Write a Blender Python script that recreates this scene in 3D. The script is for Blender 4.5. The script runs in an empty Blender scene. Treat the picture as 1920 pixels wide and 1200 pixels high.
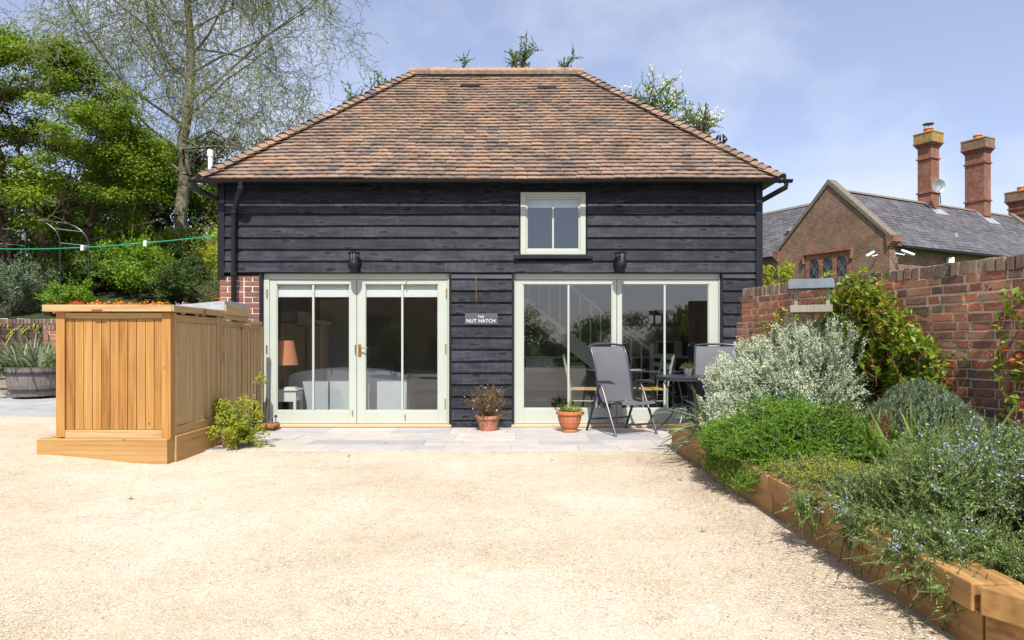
import bpy, bmesh, math, random
import numpy as np
from mathutils import Vector, Matrix, Euler, noise as mn

rnd = random.Random(7)
rng = np.random.default_rng(7)
scene = bpy.context.scene
C = scene.collection
PI = math.pi

# ------------------------------------------------------------------ camera
CAMZ = 1.19
cam_d = bpy.data.cameras.new('camera')
cam_d.sensor_width = 36.0
cam_d.lens = 24.0
cam_d.shift_y = 40.0 / 1920.0
cam_d.clip_start = 0.05
cam_d.clip_end = 900.0
cam = bpy.data.objects.new('camera', cam_d)
C.objects.link(cam)
cam.location = (0.0, 0.0, CAMZ)
cam.rotation_euler = (math.radians(90), 0, 0)
scene.camera = cam

# ------------------------------------------------------------------ daylight
SUN_EL = math.radians(54.0)
SUN_AZ = math.radians(-2.0)         # almost straight behind the camera
sun_pos = Vector((-math.sin(SUN_AZ) * math.cos(SUN_EL), -math.cos(SUN_AZ) * math.cos(SUN_EL), math.sin(SUN_EL)))
sun_d = bpy.data.lights.new('sun', 'SUN')
sun_d.energy = 4.7
sun_d.angle = math.radians(0.55)
sun_d.color = (1.0, 0.955, 0.89)
sun = bpy.data.objects.new('sun', sun_d)
C.objects.link(sun)
sun.rotation_euler = (-sun_pos).to_track_quat('-Z', 'Y').to_euler()

world = bpy.data.worlds.new('World')
scene.world = world
world.use_nodes = True
wn = world.node_tree.nodes
wl = world.node_tree.links
for n in list(wn):
    wn.remove(n)
w_out = wn.new('ShaderNodeOutputWorld')
w_bg = wn.new('ShaderNodeBackground')
w_bg.inputs['Strength'].default_value = 0.13
sky = wn.new('ShaderNodeTexSky')
sky.sky_type = 'NISHITA'
sky.sun_disc = False
sky.sun_elevation = SUN_EL
sky.sun_rotation = math.radians(178.0)
sky.air_density = 1.0
sky.dust_density = 1.1
sky.ozone_density = 2.2
w_tc = wn.new('ShaderNodeTexCoord')
w_map = wn.new('ShaderNodeMapping')
w_map.inputs['Scale'].default_value = (1.0, 1.0, 1.5)
w_map.inputs['Location'].default_value = (0.3, 0.15, 0.0)
w_n = wn.new('ShaderNodeTexNoise')
w_n.inputs['Scale'].default_value = 3.3
w_n.inputs['Detail'].default_value = 7.0
w_n.inputs['Roughness'].default_value = 0.52
w_r = wn.new('ShaderNodeValToRGB')
w_r.color_ramp.elements[0].position = 0.47
w_r.color_ramp.elements[0].color = (0.20, 0.20, 0.20, 1)
w_r.color_ramp.elements[1].position = 0.72
w_r.color_ramp.elements[1].color = (0.62, 0.62, 0.62, 1)
w_mix = wn.new('ShaderNodeMix')
w_mix.data_type = 'RGBA'
w_mix.inputs['B'].default_value = (5.4, 5.6, 6.1, 1)
w_tint = wn.new('ShaderNodeMix')
w_tint.data_type = 'RGBA'
w_tint.blend_type = 'MULTIPLY'
w_tint.inputs['Factor'].default_value = 1.0
w_tint.inputs['B'].default_value = (1.04, 0.93, 1.0, 1)
wl.new(w_tc.outputs['Generated'], w_map.inputs['Vector'])
wl.new(w_map.outputs['Vector'], w_n.inputs['Vector'])
wl.new(w_n.outputs['Fac'], w_r.inputs['Fac'])
wl.new(w_r.outputs['Color'], w_mix.inputs['Factor'])
wl.new(sky.outputs['Color'], w_tint.inputs['A'])
wl.new(w_tint.outputs['Result'], w_mix.inputs['A'])
wl.new(w_mix.outputs['Result'], w_bg.inputs['Color'])
wl.new(w_bg.outputs['Background'], w_out.inputs['Surface'])

vs = scene.view_settings
vs.view_transform = 'Standard'
vs.look = 'None'
vs.exposure = 0.55
vs.gamma = 1.0
vs.use_curve_mapping = False
scene.cycles.max_bounces = 8
scene.cycles.transparent_max_bounces = 12

# ------------------------------------------------------------------ materials
class NT:
    def __init__(self, name):
        self.m = bpy.data.materials.new(name)
        self.m.use_nodes = True
        self.t = self.m.node_tree
        self.b = self.t.nodes['Principled BSDF']
        self.out = self.t.nodes['Material Output']
    def n(self, kind, **kw):
        x = self.t.nodes.new(kind)
        for k, v in kw.items():
            if hasattr(x, k):
                setattr(x, k, v)
            else:
                x.inputs[k.replace('_', ' ')].default_value = v
        return x
    def l(self, a, b):
        self.t.links.new(a, b)
    def math(self, op, a, b=None):
        x = self.n('ShaderNodeMath', operation=op)
        for i, v in enumerate((a, b)):
            if v is None: continue
            if isinstance(v, (int, float)): x.inputs[i].default_value = v
            else: self.l(v, x.inputs[i])
        return x.outputs[0]
    def ramp(self, fac, stops, interp='LINEAR'):
        r = self.n('ShaderNodeValToRGB')
        cr = r.color_ramp
        cr.interpolation = interp
        while len(cr.elements) < len(stops): cr.elements.new(0.5)
        for e, (p, c) in zip(cr.elements, stops):
            e.position = p
            e.color = (c, c, c, 1) if isinstance(c, (int, float)) else (*c, 1)
        self.l(fac, r.inputs['Fac'])
        return r.outputs['Color']
    def mix(self, fac, a, b, mode='MIX'):
        x = self.n('ShaderNodeMix', data_type='RGBA', blend_type=mode)
        for k, v in (('Factor', fac), ('A', a), ('B', b)):
            if isinstance(v, (int, float)): x.inputs[k].default_value = v
            elif isinstance(v, tuple): x.inputs[k].default_value = (*v, 1)
            else: self.l(v, x.inputs[k])
        return x.outputs['Result']
    def noise(self, vec, scale, detail=4.0, rough=0.55, w=None):
        x = self.n('ShaderNodeTexNoise')
        if w is not None:
            x.noise_dimensions = '4D'
            self.l(w, x.inputs['W'])
        x.inputs['Scale'].default_value = scale
        x.inputs['Detail'].default_value = detail
        x.inputs['Roughness'].default_value = rough
        if vec is not None: self.l(vec, x.inputs['Vector'])
        return x.outputs['Fac']
    def voro(self, vec, scale, out='Distance', rand=1.0):
        x = self.n('ShaderNodeTexVoronoi')
        x.inputs['Scale'].default_value = scale
        x.inputs['Randomness'].default_value = rand
        if vec is not None: self.l(vec, x.inputs['Vector'])
        return x.outputs[out]
    def pos(self): return self.n('ShaderNodeNewGeometry').outputs['Position']
    def obj(self): return self.n('ShaderNodeTexCoord').outputs['Object']
    def rand(self):
        a = self.n('ShaderNodeNewGeometry').outputs['Random Per Island']
        b = self.n('ShaderNodeObjectInfo').outputs['Random']
        return self.math('FRACT', self.math('ADD', a, b))
    def orand(self): return self.n('ShaderNodeObjectInfo').outputs['Random']
    def scalev(self, vec, s):
        x = self.n('ShaderNodeMapping')
        x.inputs['Scale'].default_value = s
        self.l(vec, x.inputs['Vector'])
        return x.outputs['Vector']
    def bump(self, h, strength=0.3, dist=0.01):
        x = self.n('ShaderNodeBump')
        x.inputs['Strength'].default_value = strength
        x.inputs['Distance'].default_value = dist
        self.l(h, x.inputs['Height'])
        self.l(x.outputs['Normal'], self.b.inputs['Normal'])
    def col(self, c):
        if isinstance(c, tuple): self.b.inputs['Base Color'].default_value = (*c, 1)
        else: self.l(c, self.b.inputs['Base Color'])
    def rough(self, r, spec=0.5):
        if isinstance(r, (int, float)): self.b.inputs['Roughness'].default_value = r
        else: self.l(r, self.b.inputs['Roughness'])
        self.b.inputs['Specular IOR Level'].default_value = spec

def sc(c, k): return tuple(min(1.0, v * k) for v in c)

def m_plain(name, c, rough=0.6, spec=0.5, var=0.12, scale=6.0, bump=0.0, bscale=60.0, metal=0.0):
    t = NT(name)
    f = t.noise(t.pos(), scale, 5.0)
    t.col(t.ramp(f, [(0.3, sc(c, 1 - var)), (0.7, sc(c, 1 + var))]))
    t.rough(rough, spec)
    t.b.inputs['Metallic'].default_value = metal
    if bump: t.bump(t.noise(t.pos(), bscale, 3.0), bump, 0.01)
    return t.m

def m_timber(name, stops, axis, rough=0.6, grain=18.0, bump=0.15, knots=True, spec=0.35, along=0.06):
    t = NT(name)
    s = [grain] * 3
    s[axis] = grain * along
    v = t.scalev(t.obj(), tuple(s))
    w = t.math('MULTIPLY', t.rand(), 37.0)
    g = t.noise(v, 1.0, 6.0, 0.62, w)
    wob = t.noise(v, 0.35, 2.0, 0.5, w)
    ring = t.n('ShaderNodeTexWave', wave_type='BANDS', bands_direction='XYZ'[0 if axis != 0 else 2])
    ring.inputs['Scale'].default_value = 0.55
    ring.inputs['Distortion'].default_value = 5.0
    ring.inputs['Detail'].default_value = 2.0
    t.l(v, ring.inputs['Vector'])
    mixv = t.math('ADD', t.math('MULTIPLY', g, 0.85), t.math('MULTIPLY', ring.outputs['Fac'], 0.10))
    mixv = t.math('ADD', mixv, t.math('MULTIPLY', t.math('SUBTRACT', t.rand(), 0.5), 0.22))
    c = t.ramp(mixv, stops)
    if knots:
        kv = [6.5] * 3
        kv[axis] = 4.0
        k = t.voro(t.scalev(t.pos(), tuple(kv)), 1.0)
        kf = t.ramp(k, [(0.05, 1.0), (0.10, 0.0)])
        c = t.mix(t.math('MULTIPLY', kf, 0.55), c, sc(stops[0][1], 0.45))
    t.col(c)
    t.rough(rough, spec)
    t.bump(g, bump, 0.004)
    return t.m

M = {}
# pale honey gravel
def mk_gravel():
    t = NT('gravel_chips')
    p = t.pos()
    big = t.noise(p, 0.55, 4.0, 0.6)
    mid = t.noise(p, 9.0, 5.0, 0.7)
    v1 = t.n('ShaderNodeTexVoronoi'); v1.inputs['Scale'].default_value = 150.0; t.l(p, v1.inputs['Vector'])
    v2 = t.n('ShaderNodeTexVoronoi'); v2.inputs['Scale'].default_value = 75.0; t.l(p, v2.inputs['Vector'])
    cell = t.n('ShaderNodeSeparateColor'); t.l(v1.outputs['Color'], cell.inputs[0])
    cell2 = t.n('ShaderNodeSeparateColor'); t.l(v2.outputs['Color'], cell2.inputs[0])
    c = t.ramp(cell.outputs[0], [(0.0, (0.40, 0.33, 0.235)), (0.2, (0.535, 0.455, 0.34)), (0.75, (0.60, 0.52, 0.405)), (1.0, (0.68, 0.62, 0.52))])
    warm = t.ramp(big, [(0.36, (0.84, 0.80, 0.73)), (0.60, (1.04, 1.03, 1.02))])
    c = t.mix(1.0, c, warm, 'MULTIPLY')
    md = t.ramp(mid, [(0.32, 0.86), (0.54, 1.0)])
    c = t.mix(1.0, c, md, 'MULTIPLY')
    patch = t.ramp(t.noise(p, 1.7, 4.0, 0.6), [(0.42, 0.0), (0.62, 1.0)])
    sp = t.ramp(cell2.outputs[1], [(0.90, 0.0), (0.94, 1.0)])
    c = t.mix(t.math('MULTIPLY', t.math('MULTIPLY', sp, patch), 0.6), c, (0.22, 0.17, 0.12))
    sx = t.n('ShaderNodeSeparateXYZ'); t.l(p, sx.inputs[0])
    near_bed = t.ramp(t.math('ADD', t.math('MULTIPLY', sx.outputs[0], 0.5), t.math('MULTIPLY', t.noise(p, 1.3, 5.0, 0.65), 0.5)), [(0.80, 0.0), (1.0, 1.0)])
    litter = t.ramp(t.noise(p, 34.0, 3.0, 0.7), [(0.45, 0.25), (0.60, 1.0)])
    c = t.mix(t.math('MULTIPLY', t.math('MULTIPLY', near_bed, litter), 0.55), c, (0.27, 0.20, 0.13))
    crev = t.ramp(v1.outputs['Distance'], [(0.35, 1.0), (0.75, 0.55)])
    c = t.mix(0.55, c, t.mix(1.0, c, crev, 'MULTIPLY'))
    t.col(c)
    t.rough(0.9, 0.2)
    h = t.math('ADD', t.math('MULTIPLY', v1.outputs['Distance'], -0.6), t.math('MULTIPLY', v2.outputs['Distance'], -0.5))
    h = t.math('ADD', h, t.math('MULTIPLY', mid, 1.2))
    t.bump(h, 0.40, 0.007)
    return t.m
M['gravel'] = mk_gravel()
def mk_chip():
    t = NT('gravel_stone')
    t.col(t.ramp(t.rand(), [(0.0, (0.26, 0.20, 0.14)), (0.06, (0.45, 0.375, 0.27)), (0.5, (0.585, 0.505, 0.39)), (1.0, (0.70, 0.635, 0.52))]))
    t.rough(0.85, 0.2)
    return t.m
M['chip'] = mk_chip()

def mk_board():
    t = NT('black_stained_weatherboard')
    w = t.math('MULTIPLY', t.rand(), 41.0)
    o = t.obj()
    g = t.noise(t.scalev(o, (1.6, 30, 38)), 1.0, 6.0, 0.65, w)
    saw = t.noise(t.scalev(o, (95, 3, 4)), 1.0, 3.0, 0.6, w)
    blot = t.noise(t.scalev(o, (3.0, 3, 9)), 1.0, 4.0, 0.6, w)
    # knots: offset by the board's own random value
    comb = t.n('ShaderNodeCombineXYZ'); t.l(w, comb.inputs[0]); t.l(w, comb.inputs[2])
    add = t.n('ShaderNodeVectorMath', operation='ADD'); t.l(t.scalev(o, (3.2, 4, 9.5)), add.inputs[0]); t.l(comb.outputs[0], add.inputs[1])
    wob = t.n('ShaderNodeTexNoise'); wob.inputs['Scale'].default_value = 2.2; t.l(add.outputs[0], wob.inputs['Vector'])
    add2 = t.n('ShaderNodeVectorMath', operation='ADD'); t.l(add.outputs[0], add2.inputs[0])
    sw = t.n('ShaderNodeVectorMath', operation='SCALE'); sw.inputs['Scale'].default_value = 0.55; t.l(wob.outputs['Color'], sw.inputs[0]); t.l(sw.outputs[0], add2.inputs[1])
    k = t.voro(add2.outputs[0], 1.0)
    kf = t.ramp(k, [(0.14, 1.0), (0.26, 0.0)])
    base = t.math('ADD', t.math('MULTIPLY', g, 0.55), t.math('ADD', t.math('MULTIPLY', saw, 0.45), t.math('SUBTRACT', t.math('MULTIPLY', blot, 0.55), 0.26)))
    base = t.math('ADD', base, t.math('MULTIPLY', t.math('SUBTRACT', t.rand(), 0.5), 0.16))
    c = t.ramp(base, [(0.34, (0.005, 0.0055, 0.0075)), (0.52, (0.017, 0.019, 0.025)), (0.72, (0.048, 0.052, 0.066))])
    halo = t.ramp(k, [(0.20, 0.0), (0.30, 1.0), (0.42, 0.0)])
    c = t.mix(t.math('MULTIPLY', halo, 0.25), c, (0.07, 0.073, 0.085))
    c = t.mix(t.math('MULTIPLY', kf, 0.9), c, (0.004, 0.004, 0.007))
    t.col(c)
    t.rough(t.ramp(g, [(0.3, 0.45), (0.7, 0.65)]), 0.22)
    t.bump(t.math('ADD', saw, g), 0.30, 0.004)
    return t.m
M['board'] = mk_board()
M['black'] = m_plain('black_paint', (0.009, 0.010, 0.014), 0.5, 0.3, 0.2, 8, 0.1)
M['black_shiny'] = m_plain('black_plastic', (0.010, 0.010, 0.011), 0.45, 0.3, 0.15, 5)
M['sage'] = m_plain('sage_paint', (0.43, 0.468, 0.405), 0.42, 0.3, 0.04, 3.0, 0.04, 30)
M['sill_wood'] = m_timber('orange_sill_wood', [(0.25, (0.40, 0.22, 0.11)), (0.5, (0.58, 0.37, 0.22)), (0.8, (0.66, 0.46, 0.30))], 0, knots=False)
M['dark_sill'] = M['black']

def mk_glass():
    t = NT('window_glass')
    for n_ in list(t.t.nodes):
        if n_ != t.out: t.t.nodes.remove(n_)
    tr = t.n('ShaderNodeBsdfTransparent'); tr.inputs['Color'].default_value = (0.93, 0.95, 0.94, 1)
    gl = t.n('ShaderNodeBsdfGlossy'); gl.inputs['Roughness'].default_value = 0.0; gl.inputs['Color'].default_value = (0.86, 0.93, 1.0, 1)
    fr = t.n('ShaderNodeFresnel'); fr.inputs['IOR'].default_value = 1.5
    bf = t.n('ShaderNodeNewGeometry').outputs['Backfacing']
    f = t.math('MULTIPLY', t.math('MINIMUM', t.math('MULTIPLY_ADD', fr.outputs[0], 3.0), 1.0), t.math('SUBTRACT', 1.0, bf))
    # two panes of double glazing reflect about three times what one surface does
    mx = t.n('ShaderNodeMixShader')
    t.l(f, mx.inputs[0]); t.l(tr.outputs[0], mx.inputs[1]); t.l(gl.outputs[0], mx.inputs[2])
    nz = t.noise(t.pos(), 1.1, 1.0)
    bm = t.n('ShaderNodeBump'); bm.inputs['Strength'].default_value = 0.02; bm.inputs['Distance'].default_value = 0.01
    t.l(nz, bm.inputs['Height']); t.l(bm.outputs[0], gl.inputs['Normal'])
    t.l(mx.outputs[0], t.out.inputs['Surface'])
    for x in t.t.nodes:
        if x.type == 'MATH' and x.operation == 'MULTIPLY_ADD': x.inputs[2].default_value = 0.015
    return t.m
M['glass'] = mk_glass()

def mk_tile(name, stops, lichen=True, rough=0.85):
    t = NT(name)
    r = t.rand()
    p = t.pos()
    patch = t.noise(p, 0.9, 4.0, 0.6)
    streak = t.noise(t.scalev(p, (1.1, 9.0, 9.0)), 1.0, 3.0, 0.6)
    v = t.math('ADD', t.math('MULTIPLY', r, 0.62), t.math('ADD', t.math('MULTIPLY', t.math('SUBTRACT', patch, 0.35), 0.5), t.math('MULTIPLY', t.math('SUBTRACT', streak, 0.35), 0.5)))
    c = t.ramp(v, stops)
    stain = t.noise(p, 2.2, 6.0, 0.7)
    c = t.mix(t.math('MULTIPLY', t.ramp(stain, [(0.46, 0.0), (0.64, 1.0)]), 0.62), c, (0.085, 0.070, 0.058))
    fine = t.noise(p, 38.0, 4.0, 0.7)
    c = t.mix(0.6, c, t.mix(1.0, c, t.ramp(fine, [(0.3, 0.62), (0.7, 1.25)]), 'MULTIPLY'))
    if lichen:
        li = t.math('MULTIPLY', t.ramp(t.noise(p, 14.0, 5.0, 0.7), [(0.60, 0.0), (0.67, 1.0)]), t.ramp(t.noise(p, 1.3, 2.0), [(0.45, 0.0), (0.6, 1.0)]))
        c = t.mix(t.math('MULTIPLY', li, 0.7), c, (0.36, 0.31, 0.13))
        wh = t.ramp(t.noise(p, 23.0, 5.0, 0.7), [(0.64, 0.0), (0.70, 1.0)])
        c = t.mix(t.math('MULTIPLY', wh, 0.45), c, (0.42, 0.40, 0.35))
    t.col(c)
    t.rough(rough, 0.25)
    t.bump(fine, 0.35, 0.006)
    return t.m
M['tile'] = mk_tile('clay_tile', [(0.10, (0.12, 0.105, 0.10)), (0.24, (0.195, 0.145, 0.118)), (0.38, (0.235, 0.160, 0.115)), (0.48, (0.265, 0.205, 0.15)), (0.60, (0.285, 0.175, 0.115)), (0.76, (0.31, 0.205, 0.14)), (0.90, (0.39, 0.185, 0.11)), (0.98, (0.26, 0.225, 0.17))])
M['ridge_tile'] = mk_tile('orange_ridge_tile', [(0.0, (0.33, 0.22, 0.15)), (0.5, (0.42, 0.21, 0.13)), (1.0, (0.50, 0.20, 0.12))])
M['slate'] = mk_tile('grey_slate', [(0.0, (0.062, 0.062, 0.070)), (0.5, (0.112, 0.110, 0.120)), (1.0, (0.18, 0.172, 0.175))], False, 0.55)
M['brick'] = mk_tile('weathered_brick', [(0.05, (0.11, 0.085, 0.075)), (0.2, (0.22, 0.105, 0.072)), (0.42, (0.33, 0.13, 0.078)), (0.6, (0.43, 0.155, 0.078)), (0.73, (0.33, 0.21, 0.14)), (0.88, (0.52, 0.18, 0.08)), (1.0, (0.36, 0.28, 0.19))])
M['brick_grey'] = mk_tile('weathered_coping_brick', [(0.0, (0.10, 0.08, 0.075)), (0.4, (0.20, 0.12, 0.09)), (0.75, (0.28, 0.20, 0.15)), (1.0, (0.34, 0.30, 0.26))])
M['brick_dark'] = mk_tile('mossy_shade_toned_brick', [(0.0, (0.035, 0.028, 0.025)), (0.5, (0.085, 0.05, 0.04)), (1.0, (0.15, 0.11, 0.08))])  # mossy brick, darkened further so the colour holds the shade behind the steps
M['brick_pier'] = mk_tile('dark_red_pier_brick', [(0.0, (0.13, 0.07, 0.065)), (0.5, (0.25, 0.11, 0.09)), (1.0, (0.38, 0.18, 0.13))], False)
M['mortar'] = m_plain('lime_mortar', (0.55, 0.46, 0.32), 0.9, 0.2, 0.2, 9, 0.5, 70)
M['mortar_pale'] = m_plain('pale_lime_mortar', (0.70, 0.60, 0.46), 0.9, 0.2, 0.12, 9, 0.5, 70)

def mk_far_brick(name, c1, c2, mort, sx=1.0):
    t = NT(name)
    o = t.obj()
    sep = t.n('ShaderNodeSeparateXYZ'); t.l(o, sep.inputs[0])
    cb = t.n('ShaderNodeCombineXYZ')
    t.l(t.math('ADD', sep.outputs[0], sep.outputs[1]), cb.inputs[0]); t.l(sep.outputs[2], cb.inputs[1])
    b = t.n('ShaderNodeTexBrick')
    b.inputs['Scale'].default_value = 1.0
    b.inputs['Brick Width'].default_value = 0.225
    b.inputs['Row Height'].default_value = 0.075
    b.inputs['Mortar Size'].default_value = 0.009
    b.inputs['Color1'].default_value = (*c1, 1); b.inputs['Color2'].default_value = (*c2, 1); b.inputs['Mortar'].default_value = (*mort, 1)
    t.l(cb.outputs[0], b.inputs['Vector'])
    st = t.noise(o, 1.4, 6.0, 0.7)
    c = t.mix(0.75, b.outputs['Color'], t.mix(1.0, b.outputs['Color'], t.ramp(st, [(0.3, (0.5, 0.47, 0.42)), (0.7, (1.25, 1.2, 1.15))]), 'MULTIPLY'))
    c = t.mix(t.math('MULTIPLY', t.ramp(t.noise(o, 5.0, 6.0, 0.7), [(0.5, 0.0), (0.7, 1.0)]), 0.55), c, (0.30, 0.25, 0.18))
    t.col(c); t.rough(0.9, 0.2)
    t.bump(t.math('MULTIPLY', b.outputs['Fac'], -1.0), 0.5, 0.01)
    return t.m
M['far_brick'] = mk_far_brick('old_house_brick', (0.25, 0.115, 0.075), (0.15, 0.095, 0.07), (0.32, 0.27, 0.20))
M['chimney_brick'] = mk_far_brick('red_chimney_brick', (0.30, 0.095, 0.055), (0.22, 0.07, 0.045), (0.30, 0.22, 0.17))
M['coping'] = m_plain('lichened_coping', (0.17, 0.145, 0.11), 0.9, 0.2, 0.35, 14, 0.5, 40)
M['lichen'] = m_plain('orange_lichen_brick', (0.33, 0.22, 0.07), 0.9, 0.2, 0.4, 9, 0.4, 40)
M['lead'] = m_plain('lead_flashing', (0.27, 0.30, 0.32), 0.5, 0.4, 0.2, 5)
M['terracotta'] = m_plain('terracotta', (0.50, 0.17, 0.075), 0.7, 0.3, 0.15, 9, 0.1)
M['terracotta_old'] = m_plain('old_terracotta', (0.40, 0.18, 0.11), 0.85, 0.2, 0.35, 12, 0.3)
M['terracotta_pink'] = m_plain('pink_terracotta', (0.36, 0.19, 0.16), 0.85, 0.2, 0.2, 12, 0.2)

def mk_slab():
    t = NT('sandstone_slab')
    c = t.ramp(t.rand(), [(0.0, (0.32, 0.32, 0.325)), (0.25, (0.39, 0.38, 0.36)), (0.45, (0.45, 0.425, 0.385)), (0.6, (0.36, 0.365, 0.37)), (0.8, (0.47, 0.42, 0.355)), (1.0, (0.41, 0.385, 0.345))])
    n1 = t.noise(t.pos(), 3.5, 6.0, 0.65)
    c = t.mix(0.8, c, t.mix(1.0, c, t.ramp(n1, [(0.3, (0.80, 0.80, 0.82)), (0.7, (1.12, 1.08, 1.02))]), 'MULTIPLY'))
    t.col(c); t.rough(0.8, 0.3); t.bump(n1, 0.4, 0.008)
    return t.m
M['slab'] = mk_slab()
M['joint'] = m_plain('slab_joint_sand', (0.40, 0.38, 0.34), 0.9, 0.2, 0.2, 9)
M['soil'] = m_plain('dark_soil', (0.045, 0.032, 0.022), 0.95, 0.1, 0.5, 18, 0.8, 30)
M['bank'] = m_plain('planted_bank_soil', (0.035, 0.045, 0.018), 0.95, 0.1, 0.5, 6, 0.8, 20)
M['grass'] = m_plain('rough_grass', (0.07, 0.11, 0.025), 0.95, 0.1, 0.35, 3, 0.6, 25)
M['paving'] = m_plain('grey_stone_paving', (0.33, 0.33, 0.33), 0.8, 0.3, 0.18, 2.5, 0.3, 30)
M['old_stone'] = m_plain('old_stone_step', (0.26, 0.23, 0.19), 0.9, 0.2, 0.3, 8, 0.5, 30)

wood_fresh = [(0.25, (0.20, 0.085, 0.018)), (0.42, (0.34, 0.165, 0.042)), (0.60, (0.42, 0.225, 0.066)), (0.85, (0.52, 0.31, 0.12))]
wood_pale = [(0.25, (0.28, 0.17, 0.070)), (0.42, (0.42, 0.275, 0.125)), (0.60, (0.50, 0.345, 0.17)), (0.85, (0.57, 0.42, 0.24))]
M['bin_board'] = m_timber('honey_treated_board', wood_fresh, 2, grain=26)
M['bin_board_side'] = m_timber('tan_treated_board', wood_pale, 2, grain=26)
M['bin_rail'] = m_timber('pale_treated_rail', [(a, sc(c, 1.05)) for a, c in wood_pale], 0, grain=26)
M['bin_rail_y'] = m_timber('pale_treated_rail_side', wood_pale, 1, grain=26)
slp = [(0.25, (0.19, 0.095, 0.03)), (0.45, (0.34, 0.185, 0.06)), (0.62, (0.42, 0.25, 0.09)), (0.85, (0.52, 0.34, 0.15))]
M['sleeper_x'] = m_timber('sleeper_timber', slp, 0, grain=14)
M['sleeper_y'] = m_timber('sleeper_timber_long', slp, 1, grain=14)
M['old_wood'] = m_timber('weathered_grey_oak', [(0.25, (0.12, 0.10, 0.085)), (0.5, (0.21, 0.18, 0.155)), (0.8, (0.30, 0.27, 0.235))], 2, grain=22)
M['grey_wood'] = m_timber('silvered_wood', [(0.25, (0.20, 0.18, 0.14)), (0.5, (0.30, 0.27, 0.21)), (0.8, (0.40, 0.36, 0.29))], 2, grain=30, knots=False)
M['felt'] = m_plain('grey_roofing_felt', (0.34, 0.37, 0.40), 0.85, 0.2, 0.15, 14, 0.5, 160)
M['brass'] = m_plain('brass', (0.62, 0.42, 0.14), 0.3, 0.5, 0.1, 9, metal=1.0)
M['steel'] = m_plain('galvanised_steel', (0.30, 0.31, 0.32), 0.5, 0.5, 0.1, 9, metal=0.4)
M['metal_dark'] = m_plain('charcoal_metal', (0.030, 0.034, 0.043), 0.35, 0.5, 0.1, 9)
M['sling'] = m_plain('grey_textilene', (0.115, 0.115, 0.128), 0.7, 0.3, 0.05, 3, 0.3, 320)
M['white'] = m_plain('white_paint', (0.78, 0.79, 0.76), 0.5, 0.4, 0.03, 3)
M['white_gloss'] = m_plain('white_gloss', (0.80, 0.80, 0.80), 0.25, 0.5, 0.02, 3)
M['plaster'] = m_plain('white_plaster', (0.42, 0.41, 0.38), 0.8, 0.2, 0.04, 3)
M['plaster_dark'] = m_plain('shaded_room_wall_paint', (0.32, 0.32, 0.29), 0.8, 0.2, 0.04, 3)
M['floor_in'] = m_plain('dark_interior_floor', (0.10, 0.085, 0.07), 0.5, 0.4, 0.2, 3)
M['sofa'] = m_plain('grey_white_fabric', (0.52, 0.55, 0.60), 0.9, 0.2, 0.05, 6, 0.2, 120)
M['blind'] = m_plain('white_blind_fabric', (0.80, 0.80, 0.80), 0.9, 0.2, 0.03, 3)
M['shade'] = m_plain('coral_lamp_shade', (0.62, 0.24, 0.13), 0.8, 0.2, 0.05, 6)
M['dark_wood'] = m_plain('dark_turned_wood', (0.06, 0.035, 0.02), 0.4, 0.5, 0.2, 6)
M['red_wood'] = m_plain('red_brown_wood', (0.26, 0.08, 0.04), 0.4, 0.5, 0.1, 6)
M['straw'] = m_plain('straw_seat', (0.55, 0.34, 0.14), 0.8, 0.2, 0.15, 40)
M['kitchen'] = m_plain('dark_kitchen_unit', (0.05, 0.055, 0.06), 0.4, 0.5, 0.1, 4)
M['slate_sign'] = m_plain('grey_slate_sign', (0.075, 0.082, 0.090), 0.55, 0.4, 0.1, 20, 0.1, 80)
M['coir'] = m_plain('coir_bristle', (0.27, 0.13, 0.055), 0.95, 0.1, 0.4, 60, 0.9, 160)
M['rope'] = m_plain('green_plastic_line', (0.02, 0.28, 0.16), 0.5, 0.4, 0.1, 9)
M['teal'] = m_plain('teal_glaze', (0.03, 0.30, 0.30), 0.3, 0.5, 0.1, 9)
M['picture'] = m_plain('dark_oil_paint', (0.09, 0.05, 0.03), 0.6, 0.3, 0.6, 9)
M['gilt'] = m_plain('gilt_frame', (0.32, 0.22, 0.07), 0.45, 0.5, 0.2, 20)
M['bird_roof'] = m_plain('blue_grey_board', (0.17, 0.20, 0.23), 0.7, 0.3, 0.15, 12)
M['cctv'] = M['white_gloss']
def mk_black_glass():
    t = NT('leaded_pane'); t.col((0.012, 0.014, 0.018)); t.rough(0.12, 0.6); return t.m
M['pane_dark'] = mk_black_glass()

def mk_leaf(name, stops, transl=0.30, rough=0.55, patch=0.5):
    t = NT(name)
    r = t.rand()
    n_ = t.noise(t.pos(), 1.7, 2.0)
    v = t.math('ADD', t.math('MULTIPLY', r, 1 - patch), t.math('MULTIPLY', n_, patch))
    c = t.ramp(v, stops)
    t.col(c); t.rough(rough, 0.35)
    tl = t.n('ShaderNodeBsdfTranslucent')
    t.l(t.mix(1.0, c, (1.15, 1.15, 0.55), 'MULTIPLY'), tl.inputs['Color'])
    mx = t.n('ShaderNodeMixShader'); mx.inputs[0].default_value = transl
    t.l(t.b.outputs[0], mx.inputs[1]); t.l(tl.outputs[0], mx.inputs[2])
    t.l(mx.outputs[0], t.out.inputs['Surface'])
    return t.m
def g3(a, b, c): return [(0.15, a), (0.5, b), (0.85, c)]
M['leaf_maple'] = mk_leaf('acer_leaf', g3((0.085, 0.165, 0.014), (0.175, 0.28, 0.020), (0.33, 0.37, 0.03)), 0.42)
M['leaf_dark'] = mk_leaf('dark_leaf', g3((0.025, 0.055, 0.012), (0.058, 0.105, 0.020), (0.12, 0.165, 0.035)), 0.25)
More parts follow.
